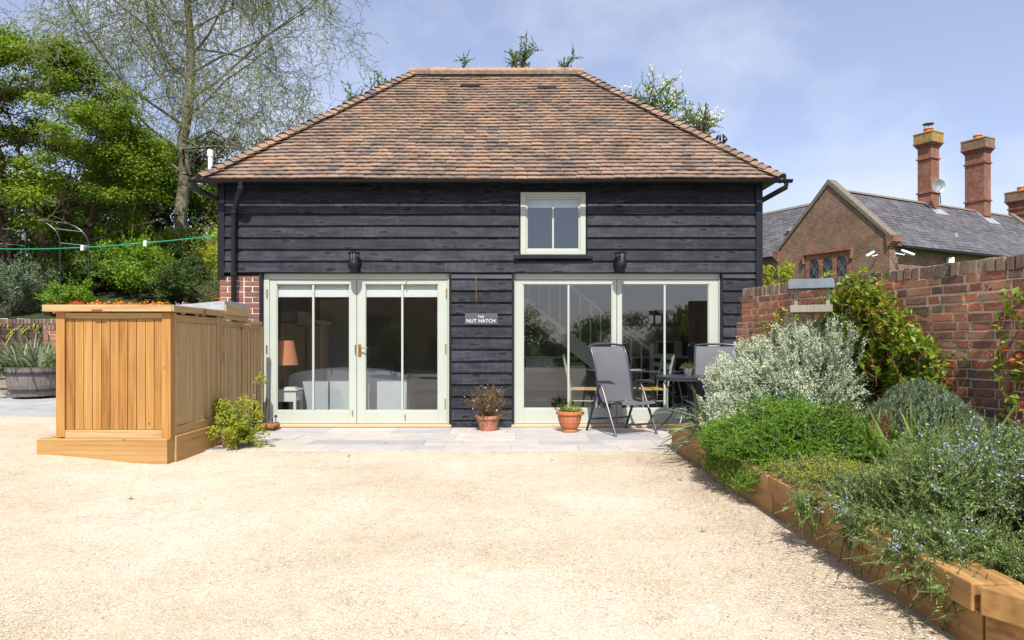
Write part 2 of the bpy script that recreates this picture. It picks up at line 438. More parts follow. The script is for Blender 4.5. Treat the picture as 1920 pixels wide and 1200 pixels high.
M['leaf_mid'] = mk_leaf('mid_green_leaf', g3((0.060, 0.115, 0.018), (0.115, 0.19, 0.030), (0.21, 0.27, 0.05)), 0.35)
M['leaf_bright'] = mk_leaf('bright_green_leaf', g3((0.09, 0.19, 0.012), (0.16, 0.29, 0.02), (0.28, 0.40, 0.04)), 0.35)
M['leaf_lime'] = mk_leaf('lime_leaf', g3((0.22, 0.27, 0.02), (0.33, 0.37, 0.03), (0.45, 0.46, 0.06)), 0.35)
M['leaf_olive'] = mk_leaf('olive_leaf', g3((0.075, 0.085, 0.03), (0.13, 0.14, 0.05), (0.21, 0.20, 0.085)), 0.25)
M['leaf_brown'] = mk_leaf('bronze_leaf', g3((0.10, 0.06, 0.03), (0.17, 0.12, 0.045), (0.20, 0.20, 0.06)), 0.25)
M['leaf_silver'] = mk_leaf('silver_woolly_leaf', g3((0.22, 0.30, 0.20), (0.42, 0.49, 0.38), (0.64, 0.68, 0.56)), 0.2, 0.8)
M['leaf_cream'] = mk_leaf('cream_flower_tip', g3((0.50, 0.52, 0.34), (0.66, 0.67, 0.48), (0.78, 0.78, 0.62)), 0.2, 0.8)
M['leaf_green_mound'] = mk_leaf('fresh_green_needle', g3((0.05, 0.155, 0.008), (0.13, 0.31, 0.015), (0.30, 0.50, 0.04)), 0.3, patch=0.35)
M['leaf_rosemary'] = mk_leaf('rosemary_needle', g3((0.055, 0.125, 0.022), (0.155, 0.265, 0.055), (0.40, 0.50, 0.20)), 0.22, patch=0.3)
M['leaf_lavender'] = mk_leaf('grey_green_needle', g3((0.075, 0.12, 0.065), (0.14, 0.20, 0.11), (0.24, 0.30, 0.19)), 0.2, patch=0.3)
M['leaf_strap'] = mk_leaf('blue_green_blade', g3((0.085, 0.135, 0.06), (0.16, 0.22, 0.12), (0.30, 0.36, 0.22)), 0.3, patch=0.2)
M['leaf_rose'] = mk_leaf('rose_leaf', g3((0.09, 0.19, 0.03), (0.22, 0.32, 0.03), (0.42, 0.44, 0.05)), 0.4, 0.4, patch=0.3)
M['leaf_red'] = mk_leaf('young_red_leaf', g3((0.30, 0.03, 0.04), (0.42, 0.06, 0.05), (0.50, 0.16, 0.05)), 0.4, patch=0.2)
M['leaf_bud'] = mk_leaf('budding_leaf', g3((0.14, 0.20, 0.05), (0.24, 0.31, 0.09), (0.36, 0.42, 0.15)), 0.4, patch=0.2)
def m_petal(name, a, b): return mk_leaf(name, g3(a, tuple((x + y) / 2 for x, y in zip(a, b)), b), 0.3, 0.6, 0.2)
M['petal_blue'] = m_petal('pale_blue_petal', (0.42, 0.42, 0.78), (0.68, 0.68, 0.92))
M['petal_orange'] = m_petal('orange_petal', (0.70, 0.16, 0.01), (0.85, 0.42, 0.02))
M['petal_mauve'] = m_petal('mauve_petal', (0.28, 0.16, 0.50), (0.55, 0.40, 0.75))
M['petal_white'] = m_petal('white_petal', (0.75, 0.75, 0.68), (0.85, 0.85, 0.80))
M['petal_red'] = m_petal('red_petal', (0.45, 0.02, 0.02), (0.70, 0.08, 0.04))
M['stem'] = m_plain('green_brown_stem', (0.10, 0.10, 0.045), 0.8, 0.2, 0.3, 20)
M['stem_red'] = m_plain('red_brown_stem', (0.20, 0.07, 0.04), 0.7, 0.2, 0.3, 20)
M['bark'] = m_plain('brown_bark', (0.085, 0.065, 0.045), 0.95, 0.1, 0.45, 9, 0.8, 22)
M['bark_pale'] = m_plain('pale_grey_bark', (0.19, 0.175, 0.12), 0.95, 0.1, 0.4, 5, 0.6, 18)
M['twig_pale'] = m_plain('pale_lichened_twig', (0.175, 0.185, 0.105), 0.9, 0.1, 0.3, 3)

# ------------------------------------------------------------------ object helpers
WL = {}          # authored world location of every object
def tag(o, label=None, cat=None, group=None, kind=None):
    if label: o['label'] = label
    if cat: o['category'] = cat
    if group: o['group'] = group
    if kind: o['kind'] = kind
    return o
def thing(name, label, cat, loc=(0, 0, 0), group=None):
    o = bpy.data.objects.new(name, None)
    o.empty_display_size = 0.1
    C.objects.link(o)
    o.location = loc
    WL[o] = Vector(loc)
    return tag(o, label, cat, group)
def link(name, me, parent, center, kind=None, rot=None):
    o = bpy.data.objects.new(name, me)
    C.objects.link(o)
    o.parent = parent
    o.location = Vector(center) - (WL[parent] if parent else Vector())
    if rot is not None: o.rotation_euler = rot
    WL[o] = Vector(center)
    if kind: o['kind'] = kind
    return o
def np_mesh(name, V, F, mats, smooth=False, midx=None):
    """V (n,3) array; F (m,k) array of k-gons (k fixed) or list of such arrays"""
    me = bpy.data.meshes.new(name)
    if not isinstance(F, list): F = [F]
    F = [f for f in F if len(f)]
    me.vertices.add(len(V))
    me.vertices.foreach_set('co', np.ascontiguousarray(V, dtype=np.float32).ravel())
    tot = sum(f.size for f in F)
    me.loops.add(tot)
    me.loops.foreach_set('vertex_index', np.concatenate([f.ravel() for f in F]).astype(np.int32))
    cnt = np.concatenate([np.full(len(f), f.shape[1]) for f in F]).astype(np.int32)
    me.polygons.add(len(cnt))
    me.polygons.foreach_set('loop_start', np.concatenate([[0], np.cumsum(cnt)[:-1]]).astype(np.int32))
    me.polygons.foreach_set('loop_total', cnt)
    if midx is not None: me.polygons.foreach_set('material_index', np.asarray(midx, dtype=np.int32))
    me.polygons.foreach_set('use_smooth', np.full(len(cnt), smooth))
    for m in (mats if isinstance(mats, (list, tuple)) else [mats]): me.materials.append(m)
    me.update(calc_edges=True)
    me.validate()
    return me
def np_obj(name, V, F, mats, parent=None, kind=None, smooth=False, midx=None):
    V = np.asarray(V, dtype=float)
    c = (V.min(0) + V.max(0)) / 2
    me = np_mesh(name, V - c, F, mats, smooth, midx)
    return link(name, me, parent, Vector(c), kind)

class MB:
    """collects simple shapes in scene coordinates, then builds ONE mesh object"""
    def __init__(self): self.v = []; self.f = []
    def add(self, vs_, fs_):
        b = len(self.v)
        self.v += [tuple(x) for x in vs_]
        self.f += [tuple(i + b for i in f) for f in fs_]
        return self
    def box(self, x0, x1, y0, y1, z0, z1):
        return self.add([(x0, y0, z0), (x1, y0, z0), (x1, y1, z0), (x0, y1, z0), (x0, y0, z1), (x1, y0, z1), (x1, y1, z1), (x0, y1, z1)],
                        [(0, 3, 2, 1), (4, 5, 6, 7), (0, 1, 5, 4), (1, 2, 6, 5), (2, 3, 7, 6), (3, 0, 4, 7)])
    def prism(self, pts, off):
        """pts: polygon loop (3-D), off: extrusion vector"""
        n = len(pts); off = Vector(off)
        vs_ = [Vector(p) for p in pts] + [Vector(p) + off for p in pts]
        fs_ = [tuple(range(n)), tuple(range(2 * n - 1, n - 1, -1))] + [(i, i + n, (i + 1) % n + n, (i + 1) % n) for i in range(n)]
        return self.add(vs_, fs_)
    def tube(self, path, r, n=8, cap=True):
        path = [Vector(p) for p in path]
        rs = r if isinstance(r, (list, tuple)) else [r] * len(path)
        rings = []
        up = Vector((0, 0, 1))
        prev = None
        for i, p in enumerate(path):
            d = (path[min(i + 1, len(path) - 1)] - path[max(i - 1, 0)]).normalized()
            if prev is None:
                a = d.cross(up)
                if a.length < 0.1: a = d.cross(Vector((1, 0, 0)))
                a.normalize()
            else:
                a = (prev - d * prev.dot(d)).normalized()
            prev = a
            b = d.cross(a)
            rings.append([p + (a * math.cos(2 * PI * k / n) + b * math.sin(2 * PI * k / n)) * rs[i] for k in range(n)])
        vs_ = [v for rg in rings for v in rg]
        fs_ = []
        for i in range(len(path) - 1):
            for k in range(n):
                fs_.append((i * n + k, i * n + (k + 1) % n, (i + 1) * n + (k + 1) % n, (i + 1) * n + k))
        if cap:
            fs_.append(tuple(range(n - 1, -1, -1)))
            fs_.append(tuple((len(path) - 1) * n + k for k in range(n)))
        return self.add(vs_, fs_)
    def lathe(self, prof, c, n=20, flute=0.0, nf=16, axis='z'):
        """prof: list of (r, h)"""
        vs_ = []; c = Vector(c)
        for (r, h) in prof:
            for k in range(n):
                a = 2 * PI * k / n
                rr = r * (1 + flute * math.cos(nf * a)) if (flute and r > 0.02) else r
                if axis == 'z': vs_.append(c + Vector((rr * math.cos(a), rr * math.sin(a), h)))
                else: vs_.append(c + Vector((rr * math.cos(a), h, rr * math.sin(a))))
        fs_ = []
        for i in range(len(prof) - 1):
            for k in range(n):
                fs_.append((i * n + k, i * n + (k + 1) % n, (i + 1) * n + (k + 1) % n, (i + 1) * n + k))
        fs_.append(tuple(range(n - 1, -1, -1)))
        fs_.append(tuple((len(prof) - 1) * n + k for k in range(n)))
        return self.add(vs_, fs_)
    def build(self, name, mat, parent=None, smooth=False, bevel=0.0, kind=None):
        V = np.array(self.v)
        c = (V.min(0) + V.max(0)) / 2
        me = bpy.data.meshes.new(name)
        me.from_pydata([tuple(x) for x in (V - c)], [], self.f)
        me.materials.append(mat)
        bm = bmesh.new(); bm.from_mesh(me)
        bmesh.ops.recalc_face_normals(bm, faces=bm.faces)
        bm.to_mesh(me); bm.free()
        if smooth:
            for p in me.polygons: p.use_smooth = True
            try: me.set_sharp_from_angle(angle=math.radians(40))
            except Exception: pass
        o = link(name, me, parent, Vector(c), kind)
        if bevel:
            md = o.modifiers.new('bevel', 'BEVEL'); md.width = bevel; md.segments = 2; md.limit_method = 'ANGLE'
        return o
def box(name, mat, parent, x0, x1, y0, y1, z0, z1, bevel=0.0, kind=None):
    return MB().box(x0, x1, y0, y1, z0, z1).build(name, mat, parent, bevel=bevel, kind=kind)

def fx(px): return (px - 960) / 134.74       # facade plane, 9.5 m off
def fz(py): return CAMZ + (640 - py) / 134.74
def at(px, py, Y): return Vector(((px - 960) * Y / 1280, Y, CAMZ - (py - 640) * Y / 1280))

# ------------------------------------------------------------------ foliage helpers (numpy)
def unit(a): return a / np.maximum(np.linalg.norm(a, axis=-1, keepdims=True), 1e-9)
def rdir(n, up=0.0):
    d = rng.normal(size=(n, 3)); d = unit(d); d[:, 2] += up
    return unit(d)
def leaves(P, D, N, L, W, fold=0.25, shape=0.45):
    """diamond leaf: P base, D direction, N normal. returns V,F"""
    n = len(P)
    L = np.broadcast_to(np.asarray(L, float), (n,))[:, None]
    W = np.broadcast_to(np.asarray(W, float), (n,))[:, None]
    D = unit(D); S = unit(np.cross(D, N)); N = np.cross(S, D)
    a = P; t = P + D * L
    m = P + D * L * shape
    l = m - S * W / 2 + N * W * fold; r = m + S * W / 2 + N * W * fold
    V = np.stack([a, r, t, l], 1).reshape(-1, 3)
    i = np.arange(n)[:, None] * 4
    F = np.concatenate([i + [0, 1, 2], i + [0, 2, 3]], 0)
    return V, F
def tris_join(parts):
    Vs = []; Fs = []; b = 0; idx = []
    for k, (V, F) in enumerate(parts):
        Vs.append(V); Fs.append(F + b); b += len(V); idx.append(np.full(len(F), k))
    return np.concatenate(Vs), np.concatenate(Fs), np.concatenate(idx)
def crown_leaves(clumps, n, L, W, up=0.5, hollow=0.55, flat=1.0):
    c = np.array([k[:3] for k in clumps]); r = np.array([k[3] for k in clumps])
    fl = np.array([k[4] if len(k) > 4 else flat for k in clumps])
    p = r ** 2 / (r ** 2).sum()
    i = rng.choice(len(clumps), n, p=p)
    d = rdir(n, 0.25)
    rad = r[i] * (hollow + (1 - hollow) * rng.random(n)) * (0.85 + 0.3 * rng.random(n))
    off = d * rad[:, None]; off[:, 2] *= fl[i]
    P = c[i] + off
    N = unit(d * 0.8 + np.array([0, 0, up]) + rng.normal(size=(n, 3)) * 0.55)
    D = unit(np.cross(N, rng.normal(size=(n, 3))))
    s = 0.7 + 0.6 * rng.random(n)
    return leaves(P, D, N, L * s, W * s)
def shell_clumps(center, rad, n, rc, flat=1.0, low=-0.7, jitter=0.12, fill=0.35):
    d = rdir(n * 3); d = d[d[:, 2] > low][:n]
    f = (1 - fill) + fill * rng.random(len(d))
    P = np.array(center) + d * np.array(rad) * f[:, None] + rng.normal(size=(len(d), 3)) * jitter
    rr = rc * (0.65 + 0.7 * rng.random(len(d)))
    return [(x[0], x[1], x[2], r_, flat) for x, r_ in zip(P, rr)]
def seg_tubes(P0, P1, R0, R1, k=4):
    n = len(P0)
    D = unit(P1 - P0)
    ref = np.where(np.abs(D[:, 2:3]) > 0.9, np.array([[1.0, 0, 0]]), np.array([[0, 0, 1.0]]))
    A = unit(np.cross(D, ref)); B = np.cross(D, A)
    ang = 2 * PI * np.arange(k) / k
    ring = A[:, None, :] * np.cos(ang)[None, :, None] + B[:, None, :] * np.sin(ang)[None, :, None]
    V0 = P0[:, None, :] + ring * np.asarray(R0)[:, None, None]
    V1 = P1[:, None, :] + ring * np.asarray(R1)[:, None, None]
    V = np.concatenate([V0, V1], 1).reshape(-1, 3)
    b = np.arange(n)[:, None] * 2 * k
    F = []
    for j in range(k):
        q = (j + 1) % k
        F.append(b + [j, q, k + q]); F.append(b + [j, k + q, k + j])
    return V, np.concatenate(F, 0)
def curve_pts(P0, P1, P2, t):
    """quadratic bezier for arrays, t (m,) -> (n,m,3)"""
    t = t[None, :, None]
    return (1 - t) ** 2 * P0[:, None] + 2 * t * (1 - t) * P1[:, None] + t ** 2 * P2[:, None]
def stems_mesh(P0, P1, P2, r0, r1, segs=4, k=3):
    Q = curve_pts(P0, P1, P2, np.linspace(0, 1, segs + 1))
    rr = np.linspace(1, 0, segs + 1)
    a = Q[:, :-1].reshape(-1, 3); b = Q[:, 1:].reshape(-1, 3)
    n = len(P0)
    ra = np.tile(r1 + (r0 - r1) * rr[:-1], n); rb = np.tile(r1 + (r0 - r1) * rr[1:], n)
    return seg_tubes(a, b, ra, rb, k)
def stem_leaves(P0, P1, P2, m, L, W, ang=0.9, t0=0.15, fold=0.2, shape=0.45, taper=0.5):
    n = len(P0)
    t = np.linspace(t0, 1.0, m)
    Q = curve_pts(P0, P1, P2, t)
    T = unit(np.gradient(Q, axis=1)).reshape(-1, 3)
    Q = Q.reshape(-1, 3)
    R = unit(np.cross(T, rng.normal(size=Q.shape)))
    D = unit(T * math.cos(ang) + R * math.sin(ang) + rng.normal(size=Q.shape) * 0.12)
    N = unit(T + rng.normal(size=Q.shape) * 0.4 + np.array([0, 0, 0.4]))
    s = (0.75 + 0.5 * rng.random(len(Q))) * np.tile(1 - taper * t ** 2, n)
    return leaves(Q, D, N, L * s, W * s, fold, shape)
def straps(P0, dirs, length, width, droop, segs=6):
    """ribbon blades: P0 (n,3), dirs unit (n,3)"""
    n = len(P0)
    t = np.linspace(0, 1, segs + 1)
    length = np.broadcast_to(length, (n,)); droop = np.broadcast_to(droop, (n,))
    Q = P0[:, None] + dirs[:, None] * (t[None, :, None] * length[:, None, None])
    Q[:, :, 2] -= (t[None, :] ** 2.2) * droop[:, None]
    Hd = unit(np.stack([-dirs[:, 1], dirs[:, 0], np.zeros(n)], 1) + rng.normal(size=(n, 3)) * 0.25)
    w = width * np.sin(PI * (0.12 + 0.86 * t)) ** 0.6 / 2
    w[-1] = 0.001
    Lf = Q - Hd[:, None] * w[None, :, None]; Rt = Q + Hd[:, None] * w[None, :, None]
    V = np.stack([Lf, Rt], 2).reshape(-1, 3)
    b = np.arange(n)[:, None] * 2 * (segs + 1)
    F = []
    for s in range(segs):
        F.append(b + [2 * s, 2 * s + 1, 2 * s + 3]); F.append(b + [2 * s, 2 * s + 3, 2 * s + 2])
    return V, np.concatenate(F, 0)
def foliage(name, parts, mats, parent, kind=None):
    V, F, mi = tris_join(parts)
    o = np_obj(name, V, F, mats, parent, kind, midx=mi)
    return o

def shrub(label, cat, c, rad, n, L, W, mat, name='shrub', group=None, nclump=14, rc=None, flat=1.0, flowers=None, low=-0.5, stems=True, up=0.5):
    """bush whose base stands at c=(x,y,z)"""
    t = thing(name, label, cat, c, group)
    cc = (c[0], c[1], c[2] + rad[2] * 0.75)
    rc = (rc or min(rad) * 0.45)
    cl = shell_clumps(cc, rad, int(nclump * 1.7), rc * .68, flat, low, min(rad) * .16, .55)
    m = max(30, n // 45)
    ca = np.array([k[:3] for k in cl]); ii = rng.integers(0, len(cl), m)
    d = unit((ca[ii] - np.array(cc)) / np.array(rad) + np.array([0, -.1, .6]) + rng.normal(size=(m, 3)) * .45)
    Q0 = ca[ii] + rng.normal(size=(m, 3)) * rc * .4; Q2 = Q0 + d * (min(rad) * (.35 + .45 * rng.random(m)))[:, None]
    Q1 = (Q0 + Q2) / 2 + rng.normal(size=(m, 3)) * .03
    foliage('foliage', [crown_leaves(cl, n, L, W, up, .3), stem_leaves(Q0, Q1, Q2, 12, L * .9, W * .9, .8)], [M[mat], M[mat]], t)
    if flowers:
        fm, fn, fs = flowers
        foliage('flowers', [crown_leaves([(a, b, d, r * 1.06, e) for a, b, d, r, e in cl], fn, fs, fs, 0.8, 0.93)], [M[fm]], t)
    if stems:
        m = min(9, len(cl))
        P2 = np.array([k[:3] for k in cl[:m]]); P0 = np.tile(np.array(c) + [0, 0, -0.05], (m, 1)) + rng.normal(size=(m, 3)) * [0.05, 0.05, 0]
        foliage('stems', [stems_mesh(P0, (P0 + P2) / 2 + [0, 0, 0.1], P2, 0.02, 0.006, 4, 4)], [M['stem']], t)
    return t

# ================================================================== SETTING
def gz(x, y):
    a = min(1.0, max(0.0, (-3.35 - x) / 1.3)); a = a * a * (3 - 2 * a)
    b = min(1.0, max(0.0, (-4.7 - x) / 4.0))
    return 0.10 * a + 0.08 * b
def grid(name, mat, x0, x1, y0, y1, nx, ny, zf, kind='structure', smooth=True):
    X = np.linspace(x0, x1, nx + 1); Y = np.linspace(y0, y1, ny + 1)
    V = np.array([(x, y, zf(x, y)) for y in Y for x in X])
    i = np.arange(ny)[:, None] * (nx + 1) + np.arange(nx)[None, :]
    i = i.ravel()
    F = np.stack([i, i + 1, i + nx + 2, i + nx + 1], 1)
    return np_obj(name, V, F, mat, None, kind, smooth)
grid('ground', M['grass'], -400, 400, -400, 400, 40, 40, lambda x, y: -0.35)
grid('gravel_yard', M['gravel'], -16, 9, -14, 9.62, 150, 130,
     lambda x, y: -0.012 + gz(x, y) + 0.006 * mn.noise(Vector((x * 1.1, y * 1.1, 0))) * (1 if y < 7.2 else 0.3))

# loose stones lying on the gravel, finer with distance
def loose_stones():
    n = 62000
    y = 2.35 + (7.4 - 2.35) * rng.random(n) ** 1.5
    x = (rng.random(n) * 2 - 1) * 0.80 * y
    k = (x < 1.72) & ~((x < -3.3) & (y > 6.5))
    x, y = x[k], y[k]; n = len(x)
    z = np.array([gz(a, b) for a, b in zip(x, y)]) - 0.011
    s = (0.0022 + 0.0040 * rng.random(n) ** 2.5)
    big = rng.random(n) < 0.003; s[big] *= 2.0
    T = np.array([(1, 0, 0), (0, 1, 0), (-1, 0, 0), (0, -1, 0), (0, 0, 0.62), (0, 0, -0.3)], float)
    a = rng.random(n) * 2 * PI
    ex = 0.8 + 0.7 * rng.random(n)
    loc = T[None] * (1 + 0.35 * (rng.random((n, 6, 1)) - 0.5))
    X = loc[:, :, 0] * ex[:, None]; Yv = loc[:, :, 1]
    V = np.stack([x[:, None] + s[:, None] * (X * np.cos(a)[:, None] - Yv * np.sin(a)[:, None]),
                  y[:, None] + s[:, None] * (X * np.sin(a)[:, None] + Yv * np.cos(a)[:, None]),
                  z[:, None] + s[:, None] * loc[:, :, 2]], 2).reshape(-1, 3)
    f = np.array([(0, 1, 4), (1, 2, 4), (2, 3, 4), (3, 0, 4)])
    F = (np.arange(n)[:, None, None] * 6 + f[None]).reshape(-1, 3)
    np_obj('gravel_stones', V, F, M['chip'], None, 'stuff')
loose_stones()

# patio of sandstone slabs
patio = thing('patio', None, None, (-0.2, 8.45, 0)); patio['kind'] = 'structure'
box('slab_bed', M['joint'], patio, -3.46, 2.95, 7.44, 9.44, -0.06, -0.006)
def slab(x0, x1, y0, y1):
    g = 0.006
    j = lambda: rnd.uniform(-0.004, 0.004)
    zt = rnd.uniform(-0.002, 0.003)
    pts = [(x0 + g + j(), y0 + g + j()), (x1 - g + j(), y0 + g + j()), (x1 - g + j(), y1 - g + j()), (x0 + g + j(), y1 - g + j())]
    mb = MB()
    lo = [(x, y, -0.04) for x, y in pts]
    hi = [(x, y, zt - 0.004) for x, y in pts]
    cx = (x0 + x1) / 2; cy = (y0 + y1) / 2
    tp = [(x + (0.006 if x < cx else -0.006), y + (0.006 if y < cy else -0.006), zt) for x, y in pts]
    fs_ = [(8, 9, 10, 11)]
    for k in range(4):
        q = (k + 1) % 4
        fs_ += [(k, q, 4 + q, 4 + k), (4 + k, 4 + q, 8 + q, 8 + k)]
    mb.add(lo + hi + tp, fs_).build('slab', M['slab'], patio)
yrows = [(7.44, 7.86), (7.86, 8.22), (8.22, 8.82), (8.82, 9.43)]
for yi, (ya, yb) in enumerate(yrows):
    x = -3.46 - (0.0 if yi % 2 else 0.0)
    first = True
    while x < 2.9:
        w = rnd.choice([0.45, 0.6, 0.75, 0.9]) if not first else 0.45 + 0.18 * yi
        x1 = min(x + w, 2.95)
        if 2.95 - x1 < 0.25: x1 = 2.95
        if w == 0.6 and yb - ya > 0.5 and rnd.random() < 0.5:
            ym = (ya + yb) / 2
            slab(x, x1, ya, ym); slab(x, x1, ym, yb)
        else:
            slab(x, x1, ya, yb)
        x = x1; first = False

# ------------------------------------------------------------------ brick pieces
def brick_template(w, h, d, seed):
    """front face at y=0 looking to -y, centred in x and z, going back to y=d"""
    r = random.Random(seed)
    j = lambda a: r.uniform(-a, a)
    c = 0.005
    V = []
    for (sx, sz) in ((-1, -1), (1, -1), (1, 1), (-1, 1)): V.append((sx * (w / 2) + j(0.003), d, sz * h / 2))
    for (sx, sz) in ((-1, -1), (1, -1), (1, 1), (-1, 1)): V.append((sx * w / 2 + j(0.003), c + j(0.003), sz * h / 2 + j(0.003)))
    for (sx, sz) in ((-1, -1), (1, -1), (1, 1), (-1, 1)): V.append((sx * (w / 2 - c) + j(0.004), j(0.003), sz * (h / 2 - c) + j(0.003)))
    F = [(8, 9, 10, 11)]
    for k in range(4):
        q = (k + 1) % 4
        F += [(4 + k, 4 + q, 8 + q, 8 + k), (k, q, 4 + q, 4 + k)]
    return np.array(V), np.array(F)
def proj(p):
    return 960 + 1280 * p[0] / p[1], 640 - 1280 * (p[2] - CAMZ) / p[1]
def place_pieces(specs, temps, mats, parent, name, nmax, stuff_name):
    """specs: (score, template index, material key, Matrix 4x4). the best nmax become objects, the rest one mesh"""
    specs.sort(key=lambda s: -s[0])
    meshes = {}
    for sc_, ti, mk, mx in specs[:nmax]:
        key = (ti, mk)
        if key not in meshes: meshes[key] = np_mesh(name, temps[ti][0], temps[ti][1], M[mk])
        o = bpy.data.objects.new(name, meshes[key])
        C.objects.link(o)
        o.parent = parent
        m2 = mx.copy(); m2.translation = mx.translation - WL[parent]
        o.matrix_local = m2
    rest = specs[nmax:]
    if rest:
        mk_list = sorted({s[2] for s in rest})
        Vs = []; Fs = []; mi = []; b = 0
        for s in rest:
            V, F = temps[s[1]]
            A = np.array(s[3])
            Vs.append(V @ A[:3, :3].T + A[:3, 3]); Fs.append(F + b); b += len(V)
            mi += [mk_list.index(s[2])] * len(F)
        # all templates here are quads
        np_obj(stuff_name, np.concatenate(Vs), np.concatenate(Fs), [M[k] for k in mk_list], parent, 'stuff', midx=mi)
def frame_mx(o, ex, ey, ez):
    return Matrix(((ex[0], ey[0], ez[0], o[0]), (ex[1], ey[1], ez[1], o[1]), (ex[2], ey[2], ez[2], o[2]), (0, 0, 0, 1)))

# ================================================================== GARDEN WALL (right)
WA = Vector((2.80, 8.30, 0)); WD = Vector((0.272, -0.962, 0)).normalized(); WN = Vector((0.962, 0.272, 0)).normalized()  # WN points away from the yard
garden_wall = thing('garden_wall', 'old red brick garden wall with brick on edge coping behind the raised bed', 'wall', WA + WN * 0.16)
WLEN = 8.4
def wall_core():
    mb = MB()
    def slabp(s0, s1, z0, z1, n0, n1):
        p = lambda s, n, z: WA + WD * s + WN * n + Vector((0, 0, z))
        mb.prism([p(s0, n0, z0), p(s1, n0, z0), p(s1, n1, z0), p(s0, n1, z0)], (0, 0, z1 - z0))
    slabp(-0.115, WLEN, -0.1, 1.42, 0.008, 0.32)
    slabp(-0.015, WLEN, 1.42, 1.722, 0.008, 0.32)
    slabp(0.012, WLEN, 1.722, 1.826, 0.012, 0.318)
    mb.build('mortar_core', M['mortar'], garden_wall)
wall_core()
temps = []
for s in range(4): temps.append(brick_template(0.213, 0.061, 0.10, 10 + s))     # stretchers 0-3
for s in range(4): temps.append(brick_template(0.101, 0.061, 0.10, 30 + s))    # headers 4-7
for s in range(3): temps.append(brick_template(0.065, 0.105, 0.32, 50 + s))     # coping on edge 8-10
specs = []
ex = WD; ey = WN; ez = Vector((0, 0, 1))
for c in range(23):
    z = 0.0375 + 0.075 * c
    s = -0.13 if z < 1.43 else -0.03
    k = c % 2
    if k: s -= 0.085
    while s < WLEN:
        w = 0.1025 if k % 2 else 0.215
        sm = s + w / 2
        lim = -0.13 if z < 1.43 else -0.03
        if s < lim - 0.01:
            s += w + 0.015; k += 1
            continue
        p = WA + WD * sm + Vector((0, 0, z + 0.004 * math.sin(sm * 1.7 + c)))
        px, py = proj(p) if p.y > 0.4 else (9999, 9999)
        score = (w * 0.065) / max(p.y, 0.5) ** 2
        if px > 1930 or p.y < 0.4: score = 0
        elif py > 560 + 330 * max(0, (px - 1380)) / 540 + 40 and sm < 2.2: score *= 0.15
        tilt = rnd.uniform(-0.012, 0.012)
        e1 = (ex + ez * tilt).normalized(); e3 = (ez - ex * tilt).normalized()
        mx = frame_mx(p + WN * rnd.uniform(-0.004, 0.002), e1, ey, e3)
        specs.append((score, (4 + rnd.randrange(4)) if w < 0.15 else rnd.randrange(4), 'brick', mx))
        s += w + 0.015; k += 1
s = 0.0
while s < WLEN:
    p = WA + WD * (s + 0.033) + Vector((0, 0, 1.775 + rnd.uniform(-0.005, 0.006)))
    px, py = proj(p) if p.y > 0.4 else (9999, 9999)
    score = 0 if (px > 1930) else 0.02 / max(p.y, 0.5) ** 2
    t_ = rnd.uniform(-0.05, 0.05)
    e1 = (ex + ez * t_).normalized(); e3 = (ez - ex * t_).normalized()
    specs.append((score, 8 + rnd.randrange(3), 'brick_grey', frame_mx(p + WN * rnd.uniform(-0.008, 0.006), e1, ey, e3)))
    s += 0.077
place_pieces(specs, temps, None, garden_wall, 'brick', 300, 'further_bricks')
# the end of the wall that faces the house patio: headers on the end face
mbq = MB()
for c in range(23):
    z = 0.005 + 0.075 * c
    s0 = -0.13 if z < 1.4 else -0.03
    for n0, n1 in ((0.105, 0.205), (0.216, 0.32)) if c % 2 else ((0.105, 0.32),):
        p = lambda s, n: WA + WD * s + WN * n + Vector((0, 0, z))
        mbq.prism([p(s0 + rnd.uniform(-.003, .003), n0), p(s0 + 0.1, n0), p(s0 + 0.1, n1), p(s0 + rnd.uniform(-.003, .003), n1)], (0, 0, 0.065))
mbq.build('end_bricks', M['brick'], garden_wall, kind='stuff')

# ================================================================== BARN
barn = thing('barn_house', 'black weatherboarded barn house with hipped clay tile roof and sage green glazed doors', 'house', (-0.3, 11.8, 0))
XL, XR = -4.08, 3.47
YB = 14.2
def wall_panels():
    w = MB()
    y0, y1 = 9.502, 9.62
    wx0, wx1, wz0, wz1 = fx(975), fx(1099), fz(479), fz(359)
    w.box(XL + .02, XR - .02, y0, y1, 2.142, wz0)
    w.box(XL + .02, wx0, y0, y1, wz0, wz1); w.box(wx1, XR - .02, y0, y1, wz0, wz1)
    w.box(XL + .02, XR - .02, y0, y1, wz1, 3.44)
    w.box(fx(842.5), fx(963), y0, y1, 0.0, 2.142)
    w.box(fx(1351.5), XR - .02, y0, y1, 0.0, 2.142)
    w.box(fx(487), fx(493), 9.50, y1, 0.0, 2.142)
    # sides and back
    w.box(XL + .02, XL + .12, y1, YB, 0.0, 3.44); w.box(XR - .12, XR - .02, y1, YB, 0.0, 3.44)
    w.box(XL + .12, XR - .12, YB - .1, YB, 0.0, 3.44)
    return w.build('wall', M['black'], barn)
wall = wall_panels()
